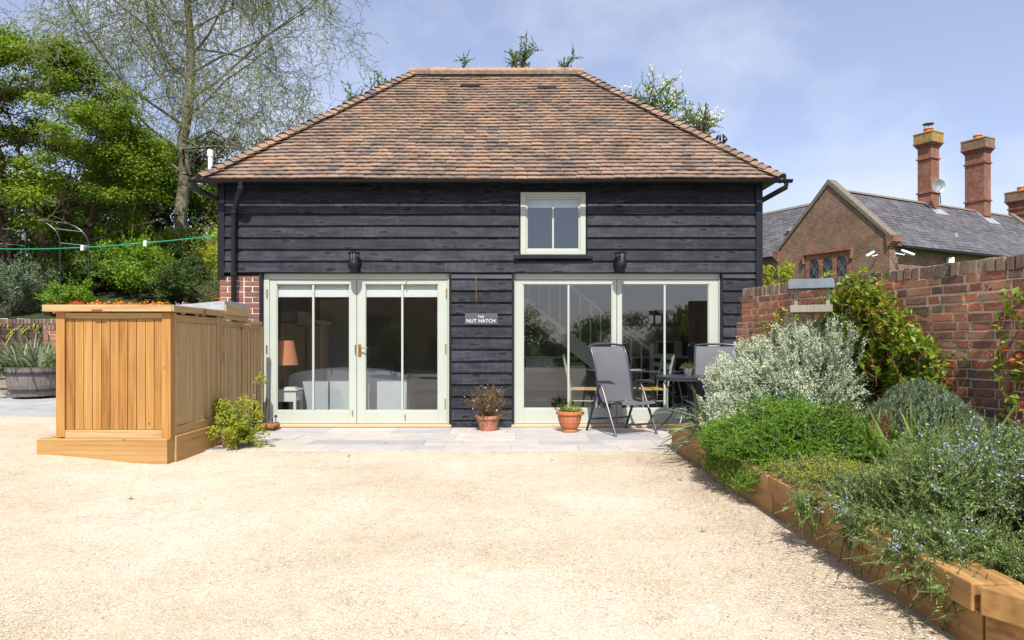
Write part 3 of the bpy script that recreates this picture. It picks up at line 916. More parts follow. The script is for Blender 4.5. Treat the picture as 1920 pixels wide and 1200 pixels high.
def weatherboard(x0, x1, z0, h, parent, lip=0.040, top=0.012, proud=9.50, name='weatherboard', mat='board'):
    n = max(3, int((x1 - x0) / 0.3))
    V = []
    ph = rnd.uniform(0, 50)
    for i in range(n + 1):
        x = x0 + (x1 - x0) * i / n
        d = 0.0035 * mn.noise(Vector((x * 1.3 + ph, ph, 0))) * 2
        dy = 0.002 * mn.noise(Vector((x * 0.9, ph, 3.0))) * 2
        V += [(x, proud, z0 + d), (x, proud - lip + dy, z0 + d), (x, proud - top + dy, z0 + h), (x, proud, z0 + h)]
    F = []
    for i in range(n):
        a = 4 * i; b = a + 4
        for k in range(4):
            q = (k + 1) % 4
            F.append((a + k, b + k, b + q, a + q))
    F = [tuple(f) for f in F] + [(0, 1, 2, 3), (4 * n + 3, 4 * n + 2, 4 * n + 1, 4 * n)]
    mb = MB(); mb.add(V, F)
    return mb.build(name, M[mat], parent)
H = 0.163
ub0, ub1 = fx(423), fx(1415)
wx0, wx1 = fx(973), fx(1101)
for k in range(8):
    z0 = 2.147 + H * k
    lap = H + 0.012
    if 1 <= k <= 6:
        weatherboard(ub0, wx0, z0, lap, wall); weatherboard(wx1, ub1, z0, lap, wall)
    else:
        weatherboard(ub0, ub1, z0, lap, wall)
weatherboard(wx0, wx1, 2.31, 0.035, wall)
for (a, b) in ((fx(846.5), fx(960.5)), (fx(1354.5), fx(1415))):
    for k in range(13):
        weatherboard(a + rnd.uniform(0, .004), b - rnd.uniform(0, .004), 2.062 - H * k, H + 0.012 if k else 0.07, wall)
    weatherboard(a, b, 0.004, 0.115, wall)
for (a, b, z0, z1, pr) in ((XL, fx(423), 2.10, 3.42, 0.05), (fx(1415), XR, 0.0, 3.42, 0.055), (fx(842.2), fx(846.5), 0.0, 2.14, 0.028),
                           (fx(960.5), fx(963.5), 0.0, 2.14, 0.028), (fx(1351.3), fx(1354.5), 0.0, 2.14, 0.028), (fx(487), fx(492.5), 0.0, 2.14, 0.02)):
    box('corner_trim', M['black'], wall, a, b, 9.50 - pr, 9.501, z0, z1, bevel=0.003)
# side boards (the flanks are hardly seen from the front)
sb = MB()
for k in range(20):
    z0 = 0.02 + H * k + 0.0
    for sgn, X in ((-1, XL + .02), (1, XR - .02)):
        sb.add([(X, 9.62, z0), (X + sgn * .032, 9.62, z0), (X + sgn * .01, 9.62, z0 + H + .01), (X, 9.62, z0 + H + .01),
                (X, YB, z0), (X + sgn * .032, YB, z0), (X + sgn * .01, YB, z0 + H + .01), (X, YB, z0 + H + .01)],
               [(0, 1, 2, 3), (7, 6, 5, 4), (0, 4, 5, 1), (1, 5, 6, 2), (2, 6, 7, 3), (3, 7, 4, 0)])
sb.build('side_weatherboards', M['black'], wall, kind='stuff')
# brick pier
pier = box('brick_pier', M['mortar_pale'], barn, XL + .015, fx(487) - .002, 9.508, 9.62, 0.0, 2.10)
bt = [brick_template(0.215, 0.062, 0.06, 70 + s) for s in range(4)] + [brick_template(0.1025, 0.062, 0.06, 80 + s) for s in range(4)]
sp = []
for c in range(28):
    z = 0.0375 + 0.0753 * c
    x = XL + .01; k = c % 2
    seq = [0.215, 0.1025, 0.215] if c % 2 == 0 else [0.1025, 0.215, 0.1025, 0.1025]
    for w in seq:
        if x + w > fx(487) + 0.02: break
        sp.append((1, rnd.randrange(4) + (4 if w < .15 else 0), 'brick_pier', frame_mx(Vector((x + w / 2, 9.50 + rnd.uniform(-.004, .003), z)), (1, 0, 0), (0, 1, 0), (0, 0, 1))))
        x += w + 0.014
place_pieces(sp, bt, None, pier, 'brick', 300, 'bricks')

# interior shell
ins = MB()
ins.box(XL + .12, XR - .12, 9.63, YB - .1, -0.02, 0.012)
ins.build('interior_floor', M['floor_in'], barn)
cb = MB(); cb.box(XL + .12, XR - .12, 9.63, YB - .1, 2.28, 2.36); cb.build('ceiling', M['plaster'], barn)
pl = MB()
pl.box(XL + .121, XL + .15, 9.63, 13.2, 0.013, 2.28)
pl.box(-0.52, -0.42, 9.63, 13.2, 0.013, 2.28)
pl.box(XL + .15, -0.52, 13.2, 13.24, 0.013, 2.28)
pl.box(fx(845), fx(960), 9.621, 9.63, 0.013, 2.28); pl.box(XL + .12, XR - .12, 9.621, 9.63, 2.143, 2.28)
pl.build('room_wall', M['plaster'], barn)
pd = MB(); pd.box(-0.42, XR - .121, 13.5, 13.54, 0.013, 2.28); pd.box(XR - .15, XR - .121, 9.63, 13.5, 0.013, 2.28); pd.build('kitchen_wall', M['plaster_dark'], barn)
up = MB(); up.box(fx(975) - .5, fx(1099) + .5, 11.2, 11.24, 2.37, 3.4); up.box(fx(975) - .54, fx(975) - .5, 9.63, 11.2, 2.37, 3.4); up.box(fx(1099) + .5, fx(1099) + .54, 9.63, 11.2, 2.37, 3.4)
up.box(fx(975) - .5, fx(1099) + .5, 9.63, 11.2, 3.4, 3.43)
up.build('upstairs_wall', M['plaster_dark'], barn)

# --------- glazed doors
FY = 9.545
def glazed(root_name, label, frame_boxes, leaves_):
    root = box('sill', M['sill_wood'], barn, *frame_boxes['sill'], bevel=0.004)
    root.name = root_name
    return root
def door_set(name, x0, x1, sill, leafs, gb, mats='sage', lab=None):
    """x0..x1 outer frame; leafs: list of (lx0, lx1, gx0, gx1, [muntins]); gb: glass bottom z"""
    fr = MB()
    zt = 2.136
    fr.box(x0, leafs[0][0] - 0.003, FY - .012, 9.64, 0.036, zt); fr.box(leafs[-1][1] + 0.003, x1, FY - .012, 9.64, 0.036, zt)
    fr.box(leafs[0][0] - 0.003, leafs[-1][1] + 0.003, FY - .012, 9.64, 2.055, zt)
    root = fr.build(name, M['sage'], barn, bevel=0.003)
    if lab: root['label'] = lab
    box('door_sill', M['sill_wood'], root, sill[0], sill[1], 9.42, 9.64, 0.004, 0.034, bevel=0.004)
    for (a, b, g0, g1, mun, gz0) in leafs:
        lf = MB()
        z0, z1 = 0.04, 2.051
        lf.box(a, g0, FY, FY + .05, z0, z1); lf.box(g1, b, FY, FY + .05, z0, z1)
        lf.box(g0, g1, FY, FY + .05, z0, gz0); lf.box(g0, g1, FY, FY + .05, 1.99, z1)
        # moulded bead round the glass
        for (p, q, r_, s_) in ((g0, g0 + .012, gz0, 1.99), (g1 - .012, g1, gz0, 1.99)): lf.box(p, q, FY + .012, FY + .05, r_, s_)
        lf.box(g0 + .012, g1 - .012, FY + .012, FY + .05, gz0, gz0 + .012); lf.box(g0 + .012, g1 - .012, FY + .012, FY + .05, 1.978, 1.99)
        leaf = lf.build('door_leaf', M['sage'], root, bevel=0.003)
        xs = [g0 + .012]
        for m in mun:
            box('glazing_bar', M['sage'], root, m - .014, m + .014, FY + .008, FY + .05, gz0 + .012, 1.978, bevel=0.004)
            xs += [m - .014, m + .014]
        xs.append(g1 - .012)
        for i in range(0, len(xs), 2):
            box('glass_pane', M['glass'], root, xs[i], xs[i + 1], FY + .026, FY + .032, gz0 + .012, 1.978)
    return root
dl = door_set('french_doors', fx(493), fx(842), (fx(489), fx(847)),
     [(fx(503.5), fx(667), fx(516), fx(654), [fx(585)], fz(771)), (fx(668), fx(838), fx(683), fx(821), [fx(753)], fz(771))], 0.218, lab='sage green pair of glazed doors with brass handle and white blinds')
# brass furniture
hb = MB(); hb.box(fx(670.5), fx(676.5), FY - .008, FY, fz(669), fz(645)); hb.build('handle_plate', M['brass'], dl, bevel=.003)
hb = MB(); hb.tube([(fx(673.5), FY - .008, fz(652)), (fx(673.5), FY - .05, fz(652)), (fx(676), FY - .056, fz(652)), (fx(688), FY - .056, fz(652.5))], 0.009, 8); hb.build('lever_handle', M['brass'], dl, smooth=True)
for (hx, hz) in ((499.5, 550), (499, 655), (836.5, 549), (835.5, 653), (834.5, 756), (665.3, 655), (499, 755)):
    box('hinge', M['brass'], dl, fx(hx) - .008, fx(hx) + .008, FY - .012 - .01, FY - .002, fz(hz + 8), fz(hz - 8))
for (hx, hz) in ((660, 771), (759, 779), (761, 525)):
    MB().tube([(fx(hx), FY - .001, fz(hz)), (fx(hx), FY - .03, fz(hz)), (fx(hx), FY - .035, fz(hz + 4))], 0.009, 6).build('door_hook', M['brass'], dl, smooth=True)
for (a, b, zlo, zm, zt) in ((fx(517), fx(653), fz(556), fz(542), fz(532)), (fx(684), fx(820), fz(556), fz(542), fz(532))):
    bl = MB(); bl.box(a - .01, b + .01, 9.612, 9.618, zm, zt + .06); bl.box(a - .01, b + .01, 9.602, 9.620, zlo, zm)
    bl.build('roman_blind', M['blind'], dl)
dr = door_set('patio_doors', fx(964), fx(1351), (fx(959), fx(1356)),
     [(fx(965.5), fx(1157), fx(981), fx(1149), [fx(1066.5)], fz(767)), (fx(1158), fx(1349), fx(1166), fx(1331), [fx(1248)], fz(767))], 0.247, lab='sage green fixed glazed screen with two wide panels')

# upper window
win = MB()
a, b, z0, z1 = fx(976), fx(1098), fz(477.5), fz(360.5)
win.box(a, a + .075, 9.485, 9.60, z0, z1); win.box(b - .075, b, 9.485, 9.60, z0, z1)
win.box(a + .075, b - .075, 9.485, 9.60, z0, z0 + .062); win.box(a + .075, b - .075, 9.485, 9.60, z1 - .07, z1)
window = win.build('window', M['sage'], barn, bevel=.004); window['label'] = 'small upper window with sage frame above the patio doors'
cs = MB(); ca, cb_, c0, c1 = a + .077, b - .077, z0 + .064, z1 - .072
cs.box(ca, ca + .022, 9.50, 9.55, c0, c1); cs.box(cb_ - .022, cb_, 9.50, 9.55, c0, c1)
cs.box(ca + .022, cb_ - .022, 9.50, 9.55, c0, c0 + .022); cs.box(ca + .022, cb_ - .022, 9.50, 9.55, c1 - .022, c1)
cs.build('casement', M['sage'], window, bevel=.002)
mx_ = (ca + cb_) / 2
box('glazing_bar', M['sage'], window, mx_ - .012, mx_ + .012, 9.503, 9.545, c0 + .022, c1 - .022, bevel=.002)
for p, q in ((ca + .022, mx_ - .012), (mx_ + .012, cb_ - .022)): box('glass_pane', M['glass'], window, p, q, 9.524, 9.53, c0 + .022, c1 - .022)
bl = MB(); bl.box(ca, cb_, 9.66, 9.68, c1 - .11, c1 + .05); bl.build('roller_blind', M['blind'], window)
box('window_sill', M['black'], window, fx(963), fx(1111), 9.43, 9.50, fz(486), fz(479), bevel=.003)

# gutter and downpipes
def gutter_profile(x0, x1, y, z, r):
    mb = MB(); n = 10
    V = []
    for x in (x0, x1):
        for k in range(n + 1):
            a_ = PI + PI * k / n
            V.append((x, y + r * math.cos(a_), z + r * math.sin(a_)))
        for k in range(n, -1, -1):
            a_ = PI + PI * k / n
            V.append((x, y + (r - .006) * math.cos(a_), z + (r - .006) * math.sin(a_)))
    m = 2 * (n + 1)
    F = [(k, k + m, (k + 1) % m + m, (k + 1) % m) for k in range(m)] + [tuple(range(m)), tuple(range(2 * m - 1, m - 1, -1))]
    return mb.add(V, F)
GY, GZ = 9.215, 3.372
g = gutter_profile(-4.36, 3.78, GY, GZ, .043).build('gutter', M['black_shiny'], barn, smooth=True)
for xx in [-3.6, -3.38, -2.95, -2.3, -1.3, -.05, .35, 1.5, 2.6, 3.4, 3.62]:
    gutter_profile(xx - .015, xx + .015, GY, GZ, .048).build('gutter_bracket', M['black_shiny'], g, smooth=True)
for sgn, X in ((-1, -4.30), (1, 3.70)):
    MB().tube([(X, GY, GZ - .04), (X, GY, GZ - .10), (X - sgn * .22, GY + .26, GZ - .22), (X - sgn * .24, GY + .40, GZ - .25)], .036, 10).build('downpipe_elbow', M['black_shiny'], g, smooth=True)
px_ = -3.83
dp = MB().tube([(-3.66, GY, GZ - .03), (-3.66, GY, GZ - .13), (-3.69, GY + .02, GZ - .17), (-3.80, 9.39, GZ - .33), (px_, 9.40, GZ - .40), (px_, 9.40, .12)], .037, 12).build('downpipe', M['black_shiny'], barn, smooth=True)
for zz in (GZ - .11, GZ - .40, 2.12, 1.0): 
    MB().lathe([(.037, 0), (.047, .004), (.047, .05), (.037, .054)], (-3.66 if zz > 3.2 else px_, GY if zz > 3.2 else 9.40, zz - .03), 14).build('pipe_collar', M['black_shiny'], dp, smooth=True)

# ------------------------------------------------------------------ hipped roof
EX0, EX1, EY, EZ = -4.20, 3.63, 9.30, 3.40
RX0, RX1, RY, RZ = -1.66, 1.13, 11.80, 5.80
EYB = 2 * RY - EY
rv = [(EX0, EY, EZ), (EX1, EY, EZ), (EX1, EYB, EZ), (EX0, EYB, EZ), (RX0, RY, RZ), (RX1, RY, RZ),
      (EX0, EY, EZ - .03), (EX1, EY, EZ - .03), (EX1, EYB, EZ - .03), (EX0, EYB, EZ - .03)]
roof = MB().add(rv, [(0, 1, 5, 4), (1, 2, 5), (2, 3, 4, 5), (3, 0, 4), (9, 8, 7, 6), (0, 6, 7, 1), (1, 7, 8, 2), (2, 8, 9, 3), (3, 9, 6, 0)]).build('roof', M['black'], barn)
def tile_template(w, L=0.19, th=0.016, seed=0):
    r = random.Random(seed); j = lambda a: r.uniform(-a, a)
    cam_ = 0.004
    V = []; xs = (-w / 2 + .002, 0, w / 2 - .002)
    t = [j(.002) for _ in range(3)]
    for i, x in enumerate(xs): V.append((x, 0 + t[i], th + (cam_ if i == 1 else 0)))      # tail top
    for i, x in enumerate(xs): V.append((x, L, th + (cam_ if i == 1 else 0)))             # head top
    for i, x in enumerate(xs): V.append((x, 0 + t[i], (cam_ if i == 1 else 0)))           # tail bottom
    for i, x in enumerate(xs): V.append((x, L, (cam_ if i == 1 else 0)))
    F = [(0, 1, 4, 3), (1, 2, 5, 4), (6, 7, 1, 0), (7, 8, 2, 1), (6, 0, 3, 9), (2, 8, 11, 5), (6, 9, 10, 7), (7, 10, 11, 8)]
    return np.array(V), np.array(F)
def undul(x, d):
    return 0.020 * mn.noise(Vector((x * 0.55, d * 0.8, 1.7))) + 0.006 * mn.noise(Vector((x * 2.3, d * 3, 5)))
def tile_slope(E0, E1, R0, R1, parent, gauge=0.1, w=0.168, nmax=300, temps_=None, mat='tile', main=True, name='tile', rest='further_tiles'):
    """lay tiles over the quad E0,E1 (eave) R0,R1 (ridge)"""
    E0, E1, R0, R1 = map(Vector, (E0, E1, R0, R1))
    e = (E1 - E0).normalized()
    up_ = (R0 - E0) - e * (R0 - E0).dot(e)
    SL = up_.length; u = up_.normalized(); nrm = e.cross(u)
    if nrm.z < 0: nrm = -nrm
    rows = int(SL / gauge)
    gauge = SL / rows
    out = []
    WE = (E1 - E0).length
    l0 = (R0 - E0).dot(e); r0 = (E1 - R1).dot(e)
    for r in range(rows):
        f = (r + 0.4) / rows
        xa = l0 * f; xb = WE - r0 * f
        x = xa - w * rnd.random()
        while x < xb:
            wr = w * rnd.uniform(.88, 1.10)
            xl = max(x, xa - .02); xr = min(x + wr, xb + .02)
            if xr - xl < 0.04: x += wr; continue
            wj = (xr - xl) / w
            mid = (xl + xr) / 2
            d = r * gauge
            base = E0 + e * mid + u * (d - 0.03 + rnd.uniform(-.004, .004) + 0.006 * mn.noise(Vector((mid * 1.1, r * .7, 0)))) + nrm * (undul(mid, d) + 0.024 + rnd.uniform(-.001, .003))
            eps = 0.23 + rnd.uniform(-.02, .03); ga = rnd.uniform(-.022, .022)
            e1 = (e + u * ga).normalized(); u1 = (u - e * ga).normalized()
            u2 = (u1 * math.cos(eps) - nrm * math.sin(eps)).normalized(); n2 = e1.cross(u2)
            if n2.dot(nrm) < 0: n2 = -n2
            mx = frame_mx(base, e1 * wj, u2, n2)
            vis = 1.0 / base.y ** 2 if main else 0
            out.append((vis * min(wj, 1), rnd.randrange(len(temps_)), mat, mx))
            x += wr
    place_pieces(out, temps_, None, parent, name, nmax, rest)
tt = [tile_template(0.168, seed=s) for s in range(6)]
tile_slope(rv[0], rv[1], rv[4], rv[5], roof, temps_=tt)
for (a, b, c, d) in ((1, 2, 5, 5), (3, 0, 4, 4), (2, 3, 5, 4)):
    tile_slope(rv[a], rv[b], rv[c], rv[d], roof, gauge=0.1, nmax=0, temps_=tt, main=False, rest='side_tiles' if a != 2 else 'back_tiles')
# bonnet tiles up the hips
def bonnet_template(seed):
    r = random.Random(seed); n = 7
    V = []; L = 0.21
    for yy, rad, zz in ((0.0, 0.118, 0.020), (L, 0.10, -0.016)):
        for t_ in (0, 0.013):
            for k in range(n):
                a_ = math.radians(28 + (180 - 56) * k / (n - 1))
                V.append(((rad + t_) * math.cos(a_), yy + r.uniform(-.002, .002), (rad + t_) * math.sin(a_) * 0.95 - rad * 0.62 + zz))
    F = []
    for k in range(n - 1):
        F += [(n + k, n + k + 1, 3 * n + k + 1, 3 * n + k), (k, 2 * n + k, 2 * n + k + 1, k + 1), (k, k + 1, n + k + 1, n + k)]
    F += [(0, n, 3 * n, 2 * n), (n - 1, 3 * n - 1, 4 * n - 1, 2 * n - 1)]
    return np.array(V), np.array(F)
bts = [bonnet_template(s) for s in range(4)]
for (E, R, front) in ((rv[0], rv[4], 1), (rv[1], rv[5], 1), (rv[2], rv[5], 0), (rv[3], rv[4], 0)):
    E = Vector(E); R = Vector(R)
    hd = (R - E).normalized(); L = (R - E).length
    n = 35
    side = hd.cross(Vector((0, 0, 1))).normalized(); nz = side.cross(hd)
    if nz.z < 0: nz = -nz
    sp = []
    for i in range(n):
        d = L * i / n - 0.04
        ga = rnd.uniform(-.05, .05)
        s1 = (side + hd * ga).normalized()
        p = E + hd * d + nz * (0.030 + rnd.uniform(-.004, .005))
        sp.append((1, rnd.randrange(4), 'tile', frame_mx(p, s1, nz.cross(s1), nz)))
    place_pieces(sp, bts, None, roof, 'bonnet_tile', 40 if front else 0, 'back_bonnet_tiles')
# ridge
x = RX0 - .10; k = 0
while x < RX1 + .08:
    L = 0.325
    n = 9; V = []
    r0, r1 = 0.118, 0.105
    tz = rnd.uniform(-.006, .006)
    for xx in (x, min(x + L, RX1 + .12)):
        for r_ in (r0, r1):
            for q in range(n):
                a_ = PI * q / (n - 1)
                V.append((xx, RY + r_ * math.cos(a_), RZ + .0 + r_ * math.sin(a_) * .95 + tz))
    F = []
    for q in range(n - 1):
        F += [(q, q + 1, 2 * n + q + 1, 2 * n + q), (n + q, 3 * n + q, 3 * n + q + 1, n + q + 1), (q, n + q, n + q + 1, q + 1), (2 * n + q, 2 * n + q + 1, 3 * n + q + 1, 3 * n + q)]
    F += [(0, 2 * n, 3 * n, n), (n - 1, 2 * n - 1, 4 * n - 1, 3 * n - 1)]
    MB().add(V, F).build('ridge_tile', M['ridge_tile'], roof)
    x += L + .008; k += 1
MB().box(RX0 - .1, RX1 + .1, RY - .135, RY + .135, RZ - .04, RZ + .022).build('ridge_mortar', M['coping'], roof)
for (xx, dd) in ((-.70, 2.12), (.58, 2.06)):
    f = dd / 2.5
    yy = EY + dd; zz = EZ + (RZ - EZ) * f
    box('roof_vent', M['black'], roof, xx - .16, xx + .16, yy - .055, yy + .05, zz + .010, zz + .052)
# wall plaque, hook
plq = box('name_plaque', M['slate_sign'], None, fx(872), fx(933), 9.452, 9.462, fz(608.5), fz(588), bevel=.002)
tag(plq, 'grey slate name plaque with white lettering fixed to the black boards', 'sign')
def text(s, x, z, size, y, parent, mat, name='lettering', stretch=1.0):
    cu = bpy.data.curves.new('t', 'FONT'); cu.body = s; cu.size = size; cu.extrude = 0.001; cu.align_x = 'CENTER'; cu.align_y = 'CENTER'; cu.space_character = 1.08
    cu.offset = -0.0002
    ob = bpy.data.objects.new('t', cu)
    C.objects.link(ob)
    dg = bpy.context.evaluated_depsgraph_get(); dg.update()
    me = bpy.data.meshes.new_from_object(ob.evaluated_get(dg))
    bpy.data.objects.remove(ob)
    me.materials.clear(); me.materials.append(mat)
    me.transform(Matrix.Scale(stretch, 4, Vector((1, 0, 0))))
    return link(name, me, parent, (x, y, z), rot=(PI / 2, 0, 0))
text('THE', fx(902), fz(594.5), .048, 9.4505, plq, M['white_gloss'])
text('NUT HATCH', fx(902), fz(602), .066, 9.4505, plq, M['white_gloss'], stretch=1.0)
for sx in (874.5, 930.5):
    for sz in (590.5, 606): MB().lathe([(.006, 0), (.004, -.004)], (fx(sx), 9.452, fz(sz)), 8, axis='y').build('screw', M['steel'], plq)
bs = MB().tube([(fx(893), 9.455, fz(519)), (fx(893), 9.44, fz(519)), (fx(893), 9.435, fz(524)), (fx(893.5), 9.45, fz(566))], .006, 6).build('hanging_rod', M['brass'], None, smooth=True)
tag(bs, 'thin brass door stay hanging on the black boards above the name plaque', 'door stay')

def coach_light(px, label):
    X = fx(px)
    r = thing('wall_lantern', label, 'outdoor light', (X, 9.46, 2.27), 'black wall lanterns above the glazed doors')
    box('back_plate', M['black_shiny'], r, X - .04, X + .04, 9.445, 9.465, 2.16, 2.36, bevel=.005)
    MB().lathe([(.012, -.10), (.055, -.085), (.078, -.04), (.082, .01), (.075, .03), (.0, .032)], (X, 9.36, 2.25), 18).build('lamp_bowl', M['black_shiny'], r, smooth=True)
    MB().lathe([(.088, 0), (.09, .006), (.06, .022), (.02, .03), (.0, .045)], (X, 9.36, 2.395), 18).build('lamp_cap', M['black_shiny'], r, smooth=True)
    for k in range(5):
        a_ = 2 * PI * k / 5 + .3
        MB().tube([(X + .066 * math.cos(a_), 9.36 + .066 * math.sin(a_), 2.27), (X + .072 * math.cos(a_), 9.36 + .072 * math.sin(a_), 2.40)], .005, 5).build('cage_bar', M['black_shiny'], r)
    MB().lathe([(.055, 0), (.06, .12)], (X, 9.36, 2.275), 16).build('glass_chimney', M['glass'], r, smooth=True)
    MB().tube([(X, 9.45, 2.30), (X, 9.40, 2.22), (X, 9.37, 2.17)], .014, 8).build('bracket', M['black_shiny'], r, smooth=True)
coach_light(668, 'black wall lantern above the french doors on the left')
coach_light(1161, 'black wall lantern below the upper window above the patio screen')

# flue and cowl that show over the hips
fl = MB().tube([(-3.6, 11.0, 3.9), (-4.80, 11.0, 3.9), (-4.86, 11.0, 3.93), (-4.86, 11.0, 4.16), (-4.86, 11.0, 4.17), (-4.86, 11.0, 4.27)], [.035, .035, .035, .035, .046, .046], 12).build('white_flue', M['white_gloss'], None, smooth=True)
fl.name = 'flue_pipe'; tag(fl, 'slim white flue pipe rising behind the left end of the tiled roof', 'flue')
c_ = at(1352, 262, 12.6)
cw = thing('flue_cowl', 'small black flue cowl showing over the right hip of the roof', 'cowl', (c_.x, c_.y, c_.z - 1.5))
MB().tube([(c_.x, c_.y, c_.z - 1.5), (c_.x, c_.y, c_.z - .05)], .06, 10).build('flue_pipe', M['black_shiny'], cw)
for k in range(9):
    a_ = 2 * PI * k / 9
    MB().tube([(c_.x + .05 * math.cos(a_), c_.y + .05 * math.sin(a_), c_.z - .07), (c_.x + .11 * math.cos(a_), c_.y + .11 * math.sin(a_), c_.z), (c_.x + .06 * math.cos(a_), c_.y + .06 * math.sin(a_), c_.z + .08)], .014, 5).build('cage_bar', M['black_shiny'], cw)

# ================================================================== BIN STORE (left)
BX0, BX1, BY0, BY1 = -4.49, -3.36, 6.72, 7.86
store = thing('bin_store', 'honey coloured boarded timber bin store with flat lid on a sleeper base', 'bin store', ((BX0 + BX1) / 2, 7.3, 0.05))
# sleepers
box('sleeper', M['sleeper_x'], store, -4.64, -3.365, 6.66, 6.80, -0.06, 0.235, bevel=.006)
box('sleeper', M['sleeper_y'], store, -3.475, -3.345, 6.804, 7.98, -0.06, 0.245, bevel=.006)
box('sleeper', M['sleeper_y'], store, -4.62, -4.49, 6.804, 7.98, 0.0, 0.235, bevel=.006)
box('back_panel', M['bin_board'], store, BX0 + .02, BX1 - .02, BY1 - .03, BY1 - .005, .25, 1.48)
def zs(py, Y=6.70): return CAMZ + (640 - py) * Y / 1280
ptop, pbot = 1.475, 0.235
for x0 in (BX0, BX1 - .085):
    box('post', M['bin_board'], store, x0, x0 + .085 if x0 == BX0 else BX1, BY0, BY0 + .07, pbot + (.0 if x0 != BX0 else .01), ptop, bevel=.004)
box('post', M['bin_board_side'], store, BX1 - .07, BX1 - .001, BY0 + .072, BY0 + .13, pbot + .012, ptop, bevel=.003)
box('rail', M['bin_rail'], store, BX0 + .087, BX1 - .087, BY0 + .002, BY0 + .05, 1.415, 1.472, bevel=.003)
box('rail', M['bin_rail'], store, BX0 + .087, BX1 - .087, BY0 + .002, BY0 + .05, .237, .315, bevel=.003)
n = 11; w = (BX1 - BX0 - .174) / n
for i in range(n):
    x = BX0 + .087 + w * i
    box('board', M['bin_board'], store, x + .0025, x + w - .0025, BY0 + .018 + rnd.uniform(0, .003), BY0 + .04, .317, 1.413, bevel=.0035)
# side, facing the yard
n = 13; y0 = BY0 + .135; w = (BY1 - .06 - y0) / n
box('rail', M['bin_rail_y'], store, BX1 - .05, BX1 - .006, y0, BY1 - .06, 1.385, 1.458, bevel=.003)
box('rail', M['bin_rail_y'], store, BX1 - .05, BX1 - .006, y0, BY1 - .06, .25, .335, bevel=.003)
for i in range(n):
    y = y0 + w * i
    box('board', M['bin_board_side'], store, BX1 - .045, BX1 - .018 - rnd.uniform(0, .003), y + .0025, y + w - .0025, .337, 1.383, bevel=.0035)
box('post', M['bin_board_side'], store, BX1 - .06, BX1, BY1 - .058, BY1, .25, 1.475, bevel=.003)
box('board', M['bin_board_side'], store, BX0, BX0 + .02, BY0 + .072, BY1, .25, 1.475)
lid = box('lid', M['bin_rail'], store, BX0 - .10, BX1 + .035, BY0 - .055, BY1 + .02, 1.482, 1.548, bevel=.004)
box('lid_edge', M['bin_rail_y'], store, BX1 + .037, BX1 + .055, BY0 - .05, BY1 + .02, 1.486, 1.545, bevel=.003)
box('lid_handle', M['red_wood'], lid, -4.10, -4.0, BY0 - .066, BY0 - .056, 1.486, 1.502)
for y in (6.95, 7.25, 7.40, 7.78): box('hinge', M['steel'], lid, BX1 + .0, BX1 + .02, y - .03, y + .03, 1.462, 1.482)
box('hasp', M['red_wood'], lid, BX1 + .056, BX1 + .066, 7.30, 7.35, 1.46, 1.54)

# second store with felt roof, and its gate
s2 = thing('log_store', 'taller timber store with grey felt roof between the bin store and the house', 'store', (-3.9, 8.3, 0.05))
S0, S1 = 7.885, 8.60
rfp = [(-4.55, S0, 1.47), (BX1 + .04, S0, 1.50), (BX1 + .04, S0, 1.66), (-4.55, S0, 1.545)]
MB().prism(rfp, (0, .70, 0)).build('felt_roof', M['felt'], s2, bevel=.004)
box('fascia', M['bin_rail_y'], s2, BX1 + .042, BX1 + .058, S0 + .0, S1 - .01, 1.50, 1.615, bevel=.003)
box('fascia', M['bin_rail_y'], s2, BX1 - .01, BX1 + .04, S0 + .0, S1 - .01, 1.445, 1.498, bevel=.003)
box('post', M['bin_board_side'], s2, BX1 - .06, BX1, S0, S0 + .06, .05, 1.44, bevel=.003)
box('rail', M['bin_rail_y'], s2, BX1 - .05, BX1 - .004, S0 + .063, S1 - .08, 1.36, 1.43, bevel=.003)
n = 7; w = (S1 - .08 - S0 - .063) / n
for i in range(n):
    y = S0 + .063 + w * i
    box('board', M['bin_board_side'], s2, BX1 - .045, BX1 - .018 - rnd.uniform(0, .003), y + .0025, y + w - .0025, .06, 1.358, bevel=.0035)
box('post', M['bin_board_side'], s2, BX1 - .06, BX1, S1 - .078, S1 - .02, .05, 1.44, bevel=.003)
for zz in (1.25, .95): box('hinge', M['steel'], s2, BX1 + .001, BX1 + .01, S0 + .045, S0 + .075, zz, zz + .12)
MB().lathe([(.022, 0), (.022, .015), (.008, .02), (.008, .03)], (BX1 + .005, S1 - .1, 1.33), 10).build('latch', M['steel'], s2)
box('back_panel', M['bin_board'], s2, -4.5, -4.48, S0, S1, .2, 1.45)
s3 = thing('fence_panel', 'short timber fence panel closing the gap between the log store and the brick pier', 'fence', (BX1, 8.85, 0.0))
box('rail', M['bin_rail_y'], s3, BX1 - .05, BX1 + .01, S1 + .0, 9.16, 1.41, 1.45, bevel=.003)
box('rail', M['bin_rail_y'], s3, BX1 - .05, BX1 - .004, S1 + .0, 9.16, 1.32, 1.40, bevel=.003)
for i in range(5):
    y = S1 + .01 + i * .11
    zl = (.14, .14, .3, .5, .62)[i]
    box('slat', M['bin_board_side'], s3, BX1 - .04, BX1 - .012, y, y + .07, zl, 1.40 if i > 3 else 1.318, bevel=.003)
box('post', M['bin_board_side'], s3, BX1 - .06, BX1 - .0, 9.162, 9.22, .0, 1.40, bevel=.003)
gt = thing('metal_rack', 'thin black metal rods standing against the brick pier beside the french doors', 'rack', (-3.5, 9.25, 0))
for x in (-3.64, -3.56, -3.48, -3.40): MB().tube([(x, 9.3, .0), (x, 9.3, .62)], .006, 5).build('rod', M['metal_dark'], gt)
for z in (.05, .58): MB().tube([(-3.66, 9.3, z), (-3.38, 9.3, z)], .006, 5).build('cross_rod', M['metal_dark'], gt)

